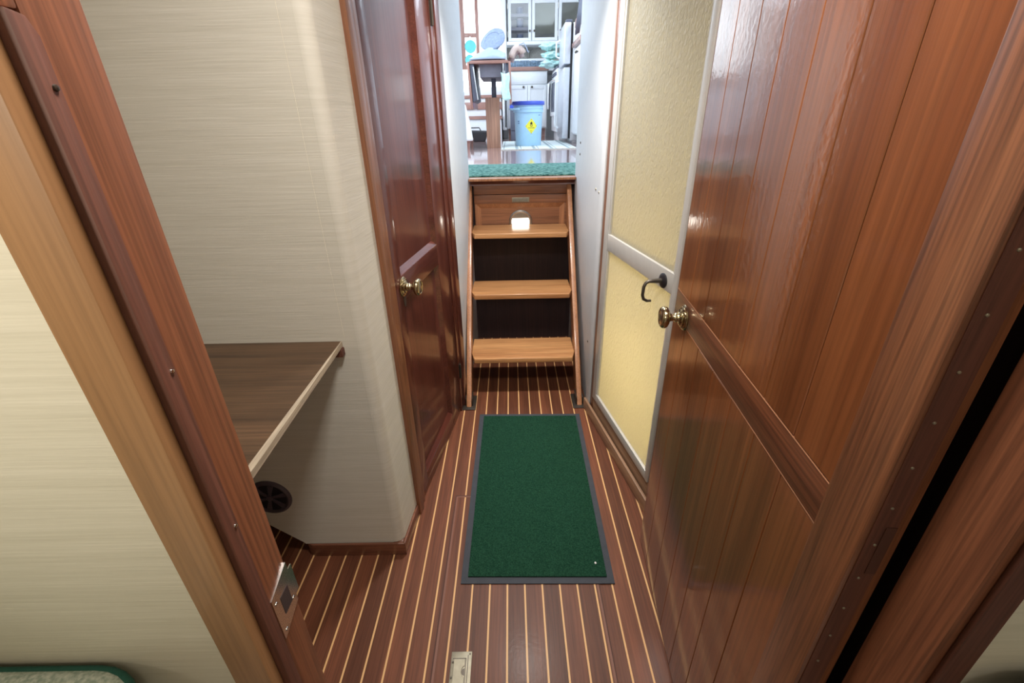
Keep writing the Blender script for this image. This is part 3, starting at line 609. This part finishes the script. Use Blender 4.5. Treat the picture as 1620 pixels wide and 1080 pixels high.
build('plate_slots', MB().box(-0.042, 0.039, -0.0342, -0.0337, 0.038, 0.0415).box(-0.042, 0.039, -0.0342, -0.0337, 0.0445, 0.048).box(-0.042, 0.039, -0.0342, -0.0337, 0.051, 0.0545), 'chrome_rim', vp)
cl = thing('courtesy_light', 'round lit courtesy light behind the top ladder tread', 'light', (0.052, 2.6405, 0.752))
build('light_bezel', MB().lathe([(0.067, 0.0), (0.066, 0.010), (0.059, 0.016), (0.051, 0.013), (0.051, 0.0)], (0, 0, 0), (0, -1, 0), 36), 'chrome_rim', cl)
build('light_hood', MB().prism(arc(0, 0, 0.0505, 25, 155, 14), -0.013, -0.0005, 'y'), 'chrome_rim', cl)
build('light_lens', MB().prism(arc(0, 0, 0.0500, 156, 384, 24), -0.0105, -0.0005, 'y'), 'lens', cl)

# ================================================================== CABIN BUNKS
def mattress(name, x0, x1, y0, y1, z0, z1, mat, label, pipe, rc):
    t = thing(name, label, 'berth', ((x0 + x1) / 2, (y0 + y1) / 2, z0))
    build('berth_base', MB().box(-(x1 - x0) / 2 + 0.02, (x1 - x0) / 2 - 0.03, -(y1 - y0) / 2 + 0.02, (y1 - y0) / 2 - 0.02, -z0, 0), 'white_paint', t)
    hx, hy, h = (x1 - x0) / 2, (y1 - y0) / 2, z1 - z0
    out = arc(hx - rc, hy - rc, rc, 0, 90, 8) + arc(-hx + rc, hy - rc, rc, 90, 180, 8) + arc(-hx + rc, -hy + rc, rc, 180, 270, 8) + arc(hx - rc, -hy + rc, rc, 270, 360, 8)
    build('mattress', MB().prism(out, 0, h, 'z'), mat, t, 0.018, 4)
    s = 0.996
    build('piping', MB().tube([(x * s, y * s, h - 0.007) for x, y in out], 0.0045, 8, True), pipe, t, smooth=60)
    return t
mattress('berth', -1.19, -0.352, -1.2, 0.266, 0.69, 0.812, 'quilt', 'berth with pale speckled mattress and teal piping, lower left corner', 'piping', 0.075)
mattress('berth', 0.456, 1.19, -1.2, 0.252, 0.67, 0.788, 'bunk_dark', 'berth with dark teal mattress at the lower right corner', 'piping', 0.075)

# ================================================================== SALOON
struct(build('floor', MB().box(-1.6, 1.5, 2.62, 7.7, 0.955, 1.0), 'saloon_floor'))
struct(build('ceiling', MB().box(-1.65, 1.55, 1.95, 7.75, 2.95, 3.0), 'white_paint'))
struct(build('wall_saloon_port', MB().box(-1.65, -1.6, 2.6, 7.7, 0.955, 2.95), 'white_paint'))
struct(build('wall_saloon_starboard', MB().box(1.5, 1.55, 2.6, 4.80, 0.955, 2.95).box(1.5, 1.55, 5.05, 7.7, 0.955, 2.95).box(1.5, 1.55, 4.80, 5.05, 0.955, 1.46).box(1.5, 1.55, 4.80, 5.05, 1.68, 2.95), 'white_paint'))
w4 = sempty('window_4', label='small side portlight of the saloon')
build('pane', MB().box(1.522, 1.526, 4.80, 5.05, 1.46, 1.68), 'glass', w4)
build('window_frame', MB().box(1.488, 1.4998, 4.77, 4.80, 1.43, 1.71).box(1.488, 1.4998, 5.05, 5.08, 1.43, 1.71).box(1.488, 1.4998, 4.80, 5.05, 1.43, 1.46).box(1.488, 1.4998, 4.80, 5.05, 1.68, 1.71), 'brass', w4, 0.004)
w5 = sempty('window_3', label='wide port window in the aft wall')
build('pane', MB().box(-1.55, -0.76, 7.622, 7.626, 1.74, 2.88), 'glass', w5)
build('window_frame', MB().box(-1.59, -1.55, 7.56, 7.5998, 1.70, 2.92).box(-0.76, -0.72, 7.56, 7.5998, 1.70, 2.92).box(-1.55, -0.76, 7.56, 7.5998, 1.70, 1.74).box(-1.55, -0.76, 7.56, 7.5998, 2.88, 2.92), 'pinkwood', w5, 0.004)
struct(build('wall_saloon_front', MB().box(-1.6, -0.281, 2.6, 2.65, 0.0, 2.95).box(0.411, 1.5, 2.6, 2.65, 0.0, 2.95), 'white_paint'))
# aft wall with a window and a doorway to the bright deck
struct(build('wall_saloon_aft', MB().box(-1.6, -1.55, 7.6, 7.65, 1.0, 2.95).box(-1.55, -0.76, 7.6, 7.65, 1.0, 1.74).box(-1.55, -0.76, 7.6, 7.65, 2.88, 2.95).box(-0.76, -0.68, 7.6, 7.65, 1.0, 2.95).box(-0.05, 1.5, 7.6, 7.65, 1.0, 2.95).box(-0.68, -0.05, 7.6, 7.65, 1.0, 1.62).box(-0.68, -0.05, 7.6, 7.65, 2.88, 2.95), 'white_paint'))
wf = sempty('window_1', label='mahogany framed aft window of two panes')
build('window_frame', MB().box(-0.68, -0.605, 7.55, 7.60, 1.90, 2.88).box(-0.45, -0.405, 7.55, 7.60, 1.90, 2.88).box(-0.605, -0.45, 7.55, 7.60, 1.90, 1.955)
      .box(-0.605, -0.45, 7.55, 7.60, 2.285, 2.335).box(-0.605, -0.45, 7.55, 7.60, 2.80, 2.88), 'pinkwood', wf, 0.004)
build('upper_pane', MB().box(-0.604, -0.451, 7.572, 7.578, 2.336, 2.799), 'glass', wf)
build('lower_pane', MB().box(-0.604, -0.451, 7.572, 7.578, 1.956, 2.284), 'glass', wf)
w2 = sempty('window_2', label='tall bright aft window beside the galley')
build('pane', MB().box(-0.40, -0.10, 7.572, 7.578, 1.65, 2.87), 'glass', w2)
build('window_frame', MB().box(-0.10, -0.02, 7.50, 7.60, 1.62, 2.95), 'white_paint', w2, 0.004)
struct(build('trim_5', MB().box(-0.094, -0.024, 7.26, 7.40, 1.0, 2.95), 'white_paint', bevel=0.01), 'white post beside the galley cupboards')
og = thing('hanging_ornament', 'two aqua discs hanging before the lower pane of the aft window', 'ornament', (-0.53, 7.535, 2.29))
build('cord', MB().tube([(0, 0, 0), (0, 0, -0.40)], 0.002, 6).box(-0.01, 0.01, -0.004, 0.0148, -0.004, 0.004), 'steel', og)
build('disc', MB().lathe([(0.0, -0.006), (0.075, -0.006), (0.08, 0.0), (0.075, 0.006), (0.0, 0.006)], (0.0, 0, -0.115), (0, -1, 0), 32), 'aqua_glass', og)
build('disc', MB().lathe([(0.0, -0.006), (0.060, -0.006), (0.065, 0.0), (0.060, 0.006), (0.0, 0.006)], (-0.018, 0, -0.275), (0, -1, 0), 32), 'aqua_glass', og)

tag(build('carpet_runner', MB().box(-0.60, 0.75, 2.625, 3.27, 1.0, 1.008), 'teal', bevel=0.003), 'teal carpet strip across the top of the ladder', 'carpet')
rg = thing('rug', 'pale striped rug under the blue pail', 'rug', (0.30, 5.65, 1.0))
build('rug_weave', MB().box(-0.385, 0.355, -0.90, 0.64, 0.0, 0.006), 'rug', rg, 0.002)
build('rug_hem', MB().box(-0.385, 0.355, -0.925, -0.9005, 0.0, 0.007), 'splash', rg)

# --- pail
pb = thing('pail', 'pale blue plastic pail with royal blue lid and yellow hazard label', 'pail', (0.200, 5.36, 1.0062))
build('pail_body', MB().lathe([(0.132, 0.0), (0.136, 0.006), (0.149, 0.325), (0.149, 0.33)], (0, 0, 0), (0, 0, 1), 48), 'pail', pb)
build('pail_collar', MB().lathe([(0.150, 0.318), (0.160, 0.320), (0.160, 0.332), (0.1555, 0.335), (0.1555, 0.352), (0.160, 0.354), (0.160, 0.366), (0.1535, 0.368), (0.1535, 0.394)], (0, 0, 0), (0, 0, 1), 48), 'pail', pb)
build('pail_lid', MB().lathe([(0.156, 0.386), (0.168, 0.387), (0.170, 0.392), (0.170, 0.416), (0.166, 0.422), (0.150, 0.423), (0.146, 0.417), (0.0, 0.417)], (0, 0, 0), (0, 0, 1), 48), 'blue', pb)
build('pail_handle', MB().tube([(-0.158, 0.0, 0.345), (-0.178, -0.03, 0.350), (-0.195, -0.08, 0.352), (-0.170, -0.135, 0.350), (-0.10, -0.175, 0.349)], 0.0085, 8), 'pail', pb)
def on_pail(u, v, lift):
    r = 0.1362 + (v - 0.006) * 0.0408 + lift; a = u / 0.143 - PI / 2
    return (r * math.cos(a), r * math.sin(a), v)
def decal(name, mat, parent, polys, lift):
    mb = MB()
    for vs, fs in polys: mb.add([on_pail(x, y, lift) for x, y in vs], fs)
    return build(name, mb, mat, parent)
def diamond(cx, cz, w, h, n=10):
    vs, fs = [], []
    for j in range(n + 1):
        for i in range(n + 1):
            a = i / n - 0.5; b = j / n - 0.5
            vs.append((cx + (a + b) * w, cz + (b - a) * h))
    for j in range(n):
        for i in range(n): fs.append((j * (n + 1) + i, j * (n + 1) + i + 1, (j + 1) * (n + 1) + i + 1, (j + 1) * (n + 1) + i))
    return vs, fs
LX, LZ = 0.026, 0.190
lab = decal('hazard_label', 'yellow', pb, [diamond(LX, LZ, 0.064, 0.074)], 0.0012)
def poly(pts): return pts, [tuple(range(len(pts)))]
ring = [];
ri = [(LX + 0.0125 * math.cos(k * PI / 8), LZ + 0.008 + 0.0125 * math.sin(k * PI / 8)) for k in range(16)] + [(LX + 0.0075 * math.cos(k * PI / 8), LZ + 0.008 + 0.0075 * math.sin(k * PI / 8)) for k in range(16)]
rf = [(k, (k + 1) % 16, 16 + (k + 1) % 16, 16 + k) for k in range(16)]
flame = [(LX - 0.010, LZ + 0.018), (LX - 0.013, LZ + 0.030), (LX - 0.005, LZ + 0.034), (LX, LZ + 0.048), (LX + 0.007, LZ + 0.034), (LX + 0.012, LZ + 0.030), (LX + 0.009, LZ + 0.018), (LX, LZ + 0.022)]
border = []
for sx in (-1, 1):
    for sz in (-1, 1):
        border.append(poly([(LX + sx * 0.058, LZ), (LX + sx * 0.0555, LZ), (LX, LZ + sz * 0.0645), (LX, LZ + sz * 0.0675)]))
def txt(s, size, cx, cz):
    vs, fs = text_mesh(s, size); return [(v.x + cx, v.y + cz) for v in vs], fs
decal('hazard_print', 'ink', lab, [(ri, rf), poly(flame), txt('OXIDIZER', 0.0155, LX, LZ - 0.017), txt('5.1', 0.016, LX, LZ - 0.044)] + border, 0.0022)
for pr in ([poly([(LX - 0.035, 0.106), (LX + 0.035, 0.106), (LX + 0.035, 0.109), (LX - 0.035, 0.109)])], [poly([(LX - 0.014, 0.114), (LX + 0.014, 0.114), (LX + 0.014, 0.117), (LX - 0.014, 0.117)])],
           [poly([(-0.128, 0.212), (-0.104, 0.212), (-0.104, 0.222), (-0.128, 0.222)])], [poly([(-0.128, 0.228), (-0.104, 0.228), (-0.104, 0.243), (-0.128, 0.243)])],
           [poly([(0.09, 0.198), (0.14, 0.198), (0.14, 0.2), (0.09, 0.2)])], [poly([(0.105, 0.288), (0.135, 0.288), (0.135, 0.296), (0.105, 0.296)])]):
    decal('pail_print', 'pail_mark', pb, pr, 0.0012)

# --- drop-leaf table, seen end on
tb = thing('drop_leaf_table', 'drop-leaf table on a teak pedestal, both leaves folded down', 'table', (-0.180, 5.15, 1.0))
def hull(mb, x0, x1, y0, y1, z0, z1): return mb.box(x0, x1, y0, y1, z0, z1)
build('tabletop', MB().box(-0.185, 0.178, -0.25, 0.55, 0.735, 0.760), 'pinkwood_x', tb, 0.004)
build('drop_leaf', MB().prism([(-0.187, 0.752), (-0.206, 0.752), (-0.192, 0.36), (-0.168, 0.36)], -0.25, 0.55, 'y'), 'pinkwood', tb, 0.003)
build('drop_leaf', MB().prism([(0.180, 0.752), (0.200, 0.752), (0.205, 0.40), (0.184, 0.40)], -0.25, 0.55, 'y'), 'pinkwood', tb, 0.003)
build('leaf_lining', MB().prism([(-0.1825, 0.734), (-0.145, 0.734), (-0.130, 0.44), (-0.1665, 0.42)], -0.235, 0.5, 'y'), 'slate', tb, 0.002)
build('leaf_lining', MB().prism([(0.152, 0.734), (0.178, 0.734), (0.1815, 0.46), (0.160, 0.46)], -0.235, 0.5, 'y'), 'slate', tb, 0.002)
build('apron', MB().box(-0.095, 0.115, -0.18, 0.48, 0.628, 0.7345), 'apron', tb, 0.004)
build('brace', MB().tube([(-0.150, -0.245, 0.71), (-0.118, -0.245, 0.44)], 0.007, 8), 'steel', tb)
build('brace', MB().tube([(0.130, -0.245, 0.733), (0.134, -0.245, 0.60)], 0.007, 8), 'steel', tb)
build('post', MB().box(0.006, 0.052, 0.0, 0.05, 0.44, 0.628), 'slate', tb, 0.003)
build('pedestal', MB().box(-0.058, 0.082, -0.045, 0.095, 0.0, 0.462), 'ped', tb, 0.003)
# things heaped on the table
def cl_fn(u, v):
    # heaped folds: low at the left end, rising to the right
    x = -0.362 + 0.335 * u; y = 4.915 + 0.60 * v
    h = (0.008 + 0.085 * math.sin(PI * min(1.0, u * 0.80 + 0.02)) ** 1.3) * min(1.0, 8.0 * v) * (1 if v < 0.8 else (1 - v) * 5)
    z = 1.7765 + max(0.0, h + 0.010 * math.sin(11 * u + 6 * v) * min(1, 4 * v) * math.sin(PI * u))
    return (x, y, z)
tag(build('folded_cloth', MB().grid(cl_fn, 26, 26), 'cloth', solid=0.012), 'pale blue-grey cloth heaped on the drop-leaf table', 'cloth')
hat = thing('sun_hat', 'blue-grey brimmed hat lying tipped on the cloth heap', 'hat', (-0.150, 5.06, 1.945))
hat.rotation_euler = (math.radians(44), math.radians(-26), 0)
build('crown', MB().lathe([(0.072, 0.0), (0.070, -0.04), (0.062, -0.075), (0.04, -0.092), (0.0, -0.097)], (0, 0, 0), (0, 0, 1), 28), 'hat', hat, smooth=80)
build('lining', MB().lathe([(0.0705, 0.0005), (0.067, -0.038), (0.05, -0.06), (0.0, -0.066)], (0, 0, 0.0006), (0, 0, 1), 28), 'hat', hat, smooth=80)
build('brim', MB().grid(lambda u, v: ((0.071 + 0.052 * v) * math.cos(2 * PI * u), (0.071 + 0.052 * v) * math.sin(2 * PI * u), 0.004 + v * (0.010 * math.sin(4 * PI * u) - 0.012)), 40, 5), 'hat', hat, solid=0.006, smooth=80)
build('hat_band', MB().lathe([(0.0725, 0.0), (0.0745, -0.004), (0.0735, -0.022), (0.0715, -0.024)], (0, 0, -0.003), (0, 0, 1), 28), 'cloth', hat, smooth=60)
hk = thing('tea_towel', 'pale tea towel hanging under the right end of the drop-leaf table', 'towel', (-0.03, 4.88, 1.66))
tw_ = build('towel_cloth', MB().grid(lambda u, v: (-0.040 + 0.075 * u + 0.006 * math.sin(8 * v), 0.012 * math.sin(7 * u + 3 * v), -0.22 * v - 0.012 * math.sin(PI * u)), 12, 12), 'aqua', hk, solid=0.006, smooth=80)
build('hanging_loop', MB().tube([(0.0, 0.0, -0.01), (-0.002, 0.01, 0.04), (0.0, 0.024, 0.0745)], 0.004, 8), 'slate', hk)
bgx = thing('canvas_bag', 'crumpled beige canvas bag at the right end of the table top', 'bag', (0.055, 5.05, 1.7615))
build('bag_body', MB().grid(lambda u, v: (-0.055 + 0.16 * u + 0.01 * math.sin(7 * v), 0.0 + 0.35 * v, 0.035 + 0.075 * math.sin(PI * u) ** 0.6 + 0.007 * math.sin(5 * u + 6 * v) + 0.045 * u), 14, 14), 'beige', bgx, solid=0.05, smooth=80)
build('bag_strap', MB().tube([(0.05, 0.0, 0.13), (0.09, -0.02, 0.145), (0.12, 0.0, 0.10), (0.135, 0.02, 0.07)], 0.005, 6), 'cloth', bgx)

# --- steps / seat base behind the table, bag, armchair
sb = thing('boarding_steps', 'white boarding steps with mahogany treads under the aft window', 'steps', (-0.36, 7.0, 1.0))
for z0, z1, y0 in ((0.07, 0.26, -0.15), (0.30, 0.38, 0.02), (0.47, 0.52, 0.14), (0.56, 0.66, 0.26)):
    build('riser', MB().box(-0.26, 0.25, y0, 0.58, z0 - (0.07 if z0 < 0.1 else 0), z1), 'white_paint', sb, 0.003)
for z0, z1, y0 in ((0.2602, 0.2998, -0.17), (0.3802, 0.4698, 0.0), (0.5202, 0.5598, 0.12)):
    build('step_tread', MB().box(-0.27, 0.26, y0, 0.57, z0, z1), 'pinkwood_x', sb, 0.004)
bag = thing('black_bag', 'low black holdall on the saloon floor beside the pedestal', 'bag', (-0.455, 6.55, 1.0))
build('bag_body', MB().prism([(-0.16, 0.0), (0.13, 0.0), (0.165, 0.10), (0.15, 0.125), (-0.10, 0.135), (-0.115, 0.10)], -0.12, 0.12, 'y'), 'black', bag, 0.015, 3)
build('bag_handle', MB().tube([(-0.06, -0.05, 0.13), (-0.04, -0.08, 0.165), (0.06, -0.08, 0.165), (0.08, -0.05, 0.125)], 0.007, 8), 'black', bag)
ch = thing('armchair', 'white rounded armchair at the left edge of the saloon opening', 'armchair', (-0.62, 5.2, 1.0))
build('seat', MB().box(-0.25, 0.19, -0.25, 0.25, 0.10, 0.30), 'white_paint', ch, 0.04, 4)
build('arm', MB().prism([(-0.30, 0.08), (-0.30, 0.46), (-0.22, 0.475), (0.12, 0.455), (0.2, 0.40), (0.235, 0.24), (0.255, 0.08)], -0.30, -0.25, 'y'), 'white_paint', ch, 0.02, 4)
build('backrest', MB().box(-0.31, -0.19, -0.25, 0.25, 0.10, 0.72), 'white_paint', ch, 0.04, 4)
for x in (-0.24, 0.2):
    for y in (-0.24, 0.24): build('leg', MB().lathe([(0.014, 0), (0.020, 0.085)], (x, y, 0), (0, 0, 1), 12), 'pinkwood', ch)

# --- galley: base cupboards, worktop, sink gear
gc = thing('base_cabinet', 'white base cabinet with two doors under the galley worktop', 'cabinet', (0.255, 7.12, 1.0))
build('carcass', MB().box(-0.29, 0.272, 0.0, 0.47, 0.13, 0.835).box(-0.28, 0.262, 0.06, 0.47, 0.0, 0.13), 'white_paint', gc)
build('toe_kick', MB().box(-0.27, 0.25, 0.052, 0.0598, 0.0, 0.128), 'pinkwood_x', gc)
dr = build('drawer', MB().box(-0.262, 0.262, -0.018, -0.0005, 0.680, 0.825), 'white_paint', gc, 0.003)
build('drawer_panel', MB().box(-0.235, 0.235, -0.022, -0.0182, 0.700, 0.775), 'white_paint', dr, 0.002)
for s, kx in ((-1, -0.055), (1, 0.06)):
    a, b = (-0.262, -0.004) if s < 0 else (0.004, 0.262)
    dd = build('cabinet_door', MB().box(a, a + 0.035, -0.018, -0.0005, 0.145, 0.665).box(b - 0.035, b, -0.018, -0.0005, 0.145, 0.665).box(a + 0.035, b - 0.035, -0.018, -0.0005, 0.145, 0.185).box(a + 0.035, b - 0.035, -0.018, -0.0005, 0.62, 0.665), 'white_paint', gc, 0.002)
    build('door_panel', MB().box(a + 0.035, b - 0.035, -0.009, -0.0005, 0.185, 0.62), 'white_paint', dd)
    build('door_knob', MB().lathe([(0.006, 0.0), (0.006, 0.012), (0.015, 0.016), (0.013, 0.026), (0.0, 0.029)], (kx, -0.018, 0.643), (0, -1, 0), 16), 'bronze', dd)
oc = thing('open_cabinet', 'white open cabinet with dark interior left of the two-door cabinet', 'cabinet', (-0.078, 6.95, 1.0))
build('carcass', MB().box(-0.015, 0.015, 0.0, 0.45, 0.12, 0.83).box(0.0151, 0.035, 0.0, 0.16, 0.80, 0.83).box(0.0151, 0.035, 0.0, 0.16, 0.12, 0.15), 'white_paint', oc)
bx = thing('dark_crate', 'dark crate with blue top standing behind the pail', 'crate', (0.085, 6.75, 1.0))
build('crate_body', MB().box(-0.075, 0.10, -0.10, 0.10, 0.12, 0.36).box(-0.07, 0.095, -0.09, 0.09, 0.0, 0.12), 'slate', bx, 0.004)
build('crate_lid', MB().box(-0.08, 0.105, -0.105, 0.105, 0.3602, 0.44), 'blue', bx, 0.006)
wt = thing('worktop', 'mahogany edged galley worktop under the wall cupboards', 'worktop', (0.26, 7.35, 1.8352))
build('worktop_edge', MB().box(-0.33, 0.28, -0.262, -0.235, 0.0, 0.048), 'pinkwood_x', wt, 0.004)
build('worktop_board', MB().box(-0.33, 0.78, -0.235, 0.248, 0.0, 0.044), 'white_paint', wt)
struct(build('wall_backsplash', MB().box(-0.02, 1.45, 7.585, 7.5995, 1.8795, 2.17), 'splash'))
tr = thing('dish_tray', 'blue-grey tray of dishes on the galley worktop', 'tray', (0.26, 7.21, 1.8835))
build('tray', MB().box(-0.25, 0.275, -0.07, 0.06, 0.0, 0.070), 'dish', tr, 0.008)
build('dishes', MB().box(-0.19, -0.12, -0.05, 0.05, 0.070, 0.076).box(-0.10, 0.02, -0.05, 0.05, 0.070, 0.078).box(0.05, 0.11, -0.05, 0.05, 0.070, 0.076), 'cloth', tr, 0.002)
sk = thing('sink_board', 'long white sink board behind the dish tray', 'board', (0.29, 7.42, 1.8795))
build('board', MB().box(-0.27, 0.26, -0.12, 0.10, 0.0, 0.115), 'white_paint', sk, 0.008)
fc = thing('faucet', 'small steel faucet standing behind the sink board', 'faucet', (0.285, 7.55, 1.8795))
build('faucet_body', MB().tube([(0, 0, 0), (0, 0, 0.20), (0, -0.02, 0.225), (0, -0.06, 0.23), (0, -0.09, 0.215)], 0.016, 10), 'chrome_rim', fc, smooth=60)
build('faucet_lever', MB().tube([(0, 0, 0.2), (0.05, 0.0, 0.245)], 0.008, 8), 'chrome_rim', fc)
# wall cupboards with glazed doors
def cupboard(x0, x1, label, pane, knob_x, lower=False):
    t = thing('wall_cabinet', label, 'cabinet', ((x0 + x1) / 2, 7.32, 2.195), 0, 'glazed galley wall cupboards')
    h = (x1 - x0) / 2; H_ = 0.62
    build('carcass', MB().box(-h, -h + 0.012, 0.0, 0.27, 0, H_).box(h - 0.012, h, 0.0, 0.27, 0, H_).box(-h + 0.012, h - 0.012, 0.0, 0.27, 0, 0.012).box(-h + 0.012, h - 0.012, 0.0, 0.27, H_ - 0.012, H_).box(-h + 0.012, h - 0.012, 0.26, 0.27, 0.012, H_ - 0.012), 'white_paint', t)
    w = 0.042
    dd = build('cabinet_door', MB().box(-h + 0.003, -h + w, -0.02, -0.0005, 0.004, H_).box(h - w, h - 0.003, -0.02, -0.0005, 0.004, H_).box(-h + w, h - w, -0.02, -0.0005, 0.004, 0.04).box(-h + w, h - w, -0.02, -0.0005, 0.42, H_), 'white_paint', t, 0.003)
    build('pane', MB().box(-h + w, h - w, -0.012, -0.008, 0.04, 0.42), pane, dd)
    build('door_knob', MB().lathe([(0.006, 0), (0.006, 0.012), (0.014, 0.016), (0.012, 0.025), (0, 0.028)], (knob_x, -0.02, 0.115), (0, -1, 0), 16), 'bronze', dd)
    for z in (0.05, 0.36): build('hinge', MB().box((-h if knob_x > 0 else h) - 0.006, (-h if knob_x > 0 else h) + 0.006, -0.024, -0.0202, z, z + 0.06), 'chrome_rim', dd)
    return t, h
t, h = cupboard(0.002, 0.318, 'glazed wall cupboard with shelves of crockery, leftmost over the worktop', 'glass', 0.135)
for z in (0.165, 0.315): build('shelf_board', MB().box(-h + 0.0125, h - 0.0125, 0.02, 0.25, z - 0.034, z), 'apron', t)
for k, (z, hh) in enumerate(((0.0122, 0.09), (0.1652, 0.105), (0.3152, 0.085))):
    c = thing('canister', ('dark canister on the lowest cupboard shelf', 'dark canister on the middle cupboard shelf', 'dark canister on the top cupboard shelf')[k], 'canister', (0.165, 7.42, 2.195 + z), 0, 'canisters in the left wall cupboard')
    build('canister_body', MB().lathe([(0.044, 0), (0.046, 0.004), (0.046, hh - 0.02), (0.043, hh - 0.016)], (0, 0, 0), (0, 0, 1), 20), 'navy', c)
    build('canister_lid', MB().lathe([(0.047, hh - 0.016), (0.047, hh), (0.02, hh + 0.004)], (0, 0, 0), (0, 0, 1), 20), 'apron', c)
t, h = cupboard(0.322, 0.672, 'wall cupboard with greenish glass, middle of the row over the worktop', 'frost', -0.142)
build('back_board', MB().box(-h + 0.013, h - 0.013, 0.04, 0.05, 0.09, 0.60), 'splash', t)
t, h = cupboard(0.676, 1.03, 'wall cupboard with greenish glass, rightmost, partly behind the fridge', 'frost', -0.142)
build('back_board', MB().box(-h + 0.013, h - 0.013, 0.04, 0.05, 0.09, 0.60), 'splash', t)
tag(build('cornice', MB().box(-0.02, 1.1, 7.27, 7.598, 2.150, 2.194), 'white_paint', bevel=0.012), 'white ledge under the wall cupboards', 'ledge')

# --- stove, towels, fridge, side cabinet along the right
sv = thing('stove', 'white stove with dark oven door left of the fridge', 'stove', (0.90, 6.62, 1.0))
build('body', MB().box(-0.315, 0.30, -0.30, 0.40, 0.10, 0.80).box(-0.28, 0.30, -0.28, 0.38, 0.0, 0.0998), 'white_paint', sv, 0.006)
build('hob', MB().box(-0.315, 0.30, -0.30, 0.40, 0.8002, 0.825), 'slate', sv, 0.004)
od = build('oven_door', MB().box(-0.335, -0.3155, -0.29, 0.38, 0.28, 0.69), 'white_paint', sv, 0.004)
build('oven_window', MB().box(-0.338, -0.3352, -0.24, 0.20, 0.33, 0.66), 'slate', od)
build('oven_handle', MB().tube([(-0.335, -0.24, 0.675), (-0.365, -0.22, 0.675), (-0.365, 0.32, 0.675), (-0.335, 0.34, 0.675)], 0.008, 8), 'steel', od)
for k in range(4): build('control_knob', MB().lathe([(0.02, 0), (0.018, 0.02)], (-0.315, -0.22 + 0.15 * k, 0.745), (-1, 0, 0), 14), 'slate', sv)
tw = MB().grid(lambda u, v: (0.900 - 0.378 - 0.012 * math.sin(9 * u + 2 * v), 6.72 + 0.20 * u, 1.665 - 0.30 * v), 12, 8)
tag(build('hand_towel', tw, 'white_paint', solid=0.006, smooth=80), 'pale hand towel hanging down the oven front', 'towel')
for k, (c, r, s) in enumerate((((0.535, 6.75, 1.876), (0.13, 0.13, 0.040), 1), ((0.545, 6.78, 1.974), (0.11, 0.11, 0.040), 5), ((0.520, 6.77, 2.068), (0.12, 0.11, 0.038), 9))):
    tag(build('towel_bundle', MB().blob(c, r[0], r[1], r[2], 34, 22, 0.30, s), 'aqua', smooth=80), ('aqua towel at the bottom of the pile on the stove', 'aqua towel in the middle of the pile on the stove', 'aqua towel on top of the pile beside the cupboards')[k], 'towel', 'aqua towels piled in the galley')
fg = thing('fridge', 'tall two-door stainless fridge on the right of the galley', 'fridge', (1.0, 6.0, 1.0))
build('fridge_body', MB().box(-0.31, 0.40, -0.29, 0.28, 0.03, 1.16).box(-0.28, 0.38, -0.27, 0.26, 0.0, 0.03), 'white_paint', fg, 0.004)
build('door_gasket', MB().box(-0.334, -0.3102, -0.29, 0.28, 0.05, 1.15), 'black', fg)
for z0, z1 in ((0.05, 0.755), (0.785, 1.16)):
    dd = build('fridge_door', MB().box(-0.40, -0.3342, -0.30, 0.28, z0, z1), 'brushed', fg, 0.008, 3)
    build('door_handle', MB().tube([(-0.40, 0.22, z0 + 0.1), (-0.44, 0.22, z0 + 0.12), (-0.44, 0.22, z1 - 0.12), (-0.40, 0.22, z1 - 0.1)], 0.010, 8), 'white_paint', dd)
build('hinge_cover', MB().box(-0.39, -0.325, -0.295, -0.22, 1.1605, 1.185), 'slate', fg, 0.004)
sc_ = thing('side_cabinet', 'white beadboard cabinet with mahogany top nearest on the right', 'cabinet', (1.095, 5.37, 1.0))
build('carcass', MB().box(-0.38, 0.385, -0.30, 0.30, 0.10, 0.925), 'white_paint', sc_); build('toe_kick', MB().box(-0.33, 0.385, -0.28, 0.28, 0.0, 0.0998), 'pinkwood', sc_)
for k in range(2):
    y0 = -0.29 + 0.295 * k
    m2 = MB()
    for q_ in range(4): m2.box(-0.396, -0.3805, y0 + 0.071 * q_ + 0.002, y0 + 0.071 * q_ + 0.069, 0.115, 0.905)
    dd = build('beadboard_door', m2, 'white_paint', sc_, 0.002, 1)
    build('door_knob', MB().lathe([(0.006, 0), (0.006, 0.012), (0.015, 0.016), (0.0, 0.028)], (-0.396, 0.03 - 0.06 * (1 - k), 0.86), (-1, 0, 0), 14), 'bronze', dd)
build('countertop', MB().box(-0.42, 0.385, -0.31, 0.31, 0.9255, 0.965), 'pinkwood_x', sc_, 0.005)
bk = thing('wooden_box', 'reddish wooden box on the side cabinet beside the fridge', 'box', (0.79, 5.53, 1.9652))
build('box_body', MB().box(-0.09, 0.12, -0.11, 0.11, 0.0, 0.13), 'white_paint', bk, 0.004)
build('box_lid', MB().box(-0.095, 0.125, -0.115, 0.115, 0.1302, 0.205), 'pinkwood_x', bk, 0.006)
pn = thing('frying_pan', 'dark round frying pan standing on the right side cabinet', 'pan', (0.70, 5.22, 1.971))
build('pan_bowl', MB().lathe([(0.0, 0.0), (0.12, 0.0), (0.145, 0.035), (0.150, 0.035), (0.125, -0.005), (0.0, -0.005)], (0, 0, 0.155), (-1, 0.15, 0.12), 32), 'slate', pn)
build('pan_handle', MB().tube([(0.0, 0.12, 0.25), (0.01, 0.25, 0.33)], 0.010, 8), 'black', pn)
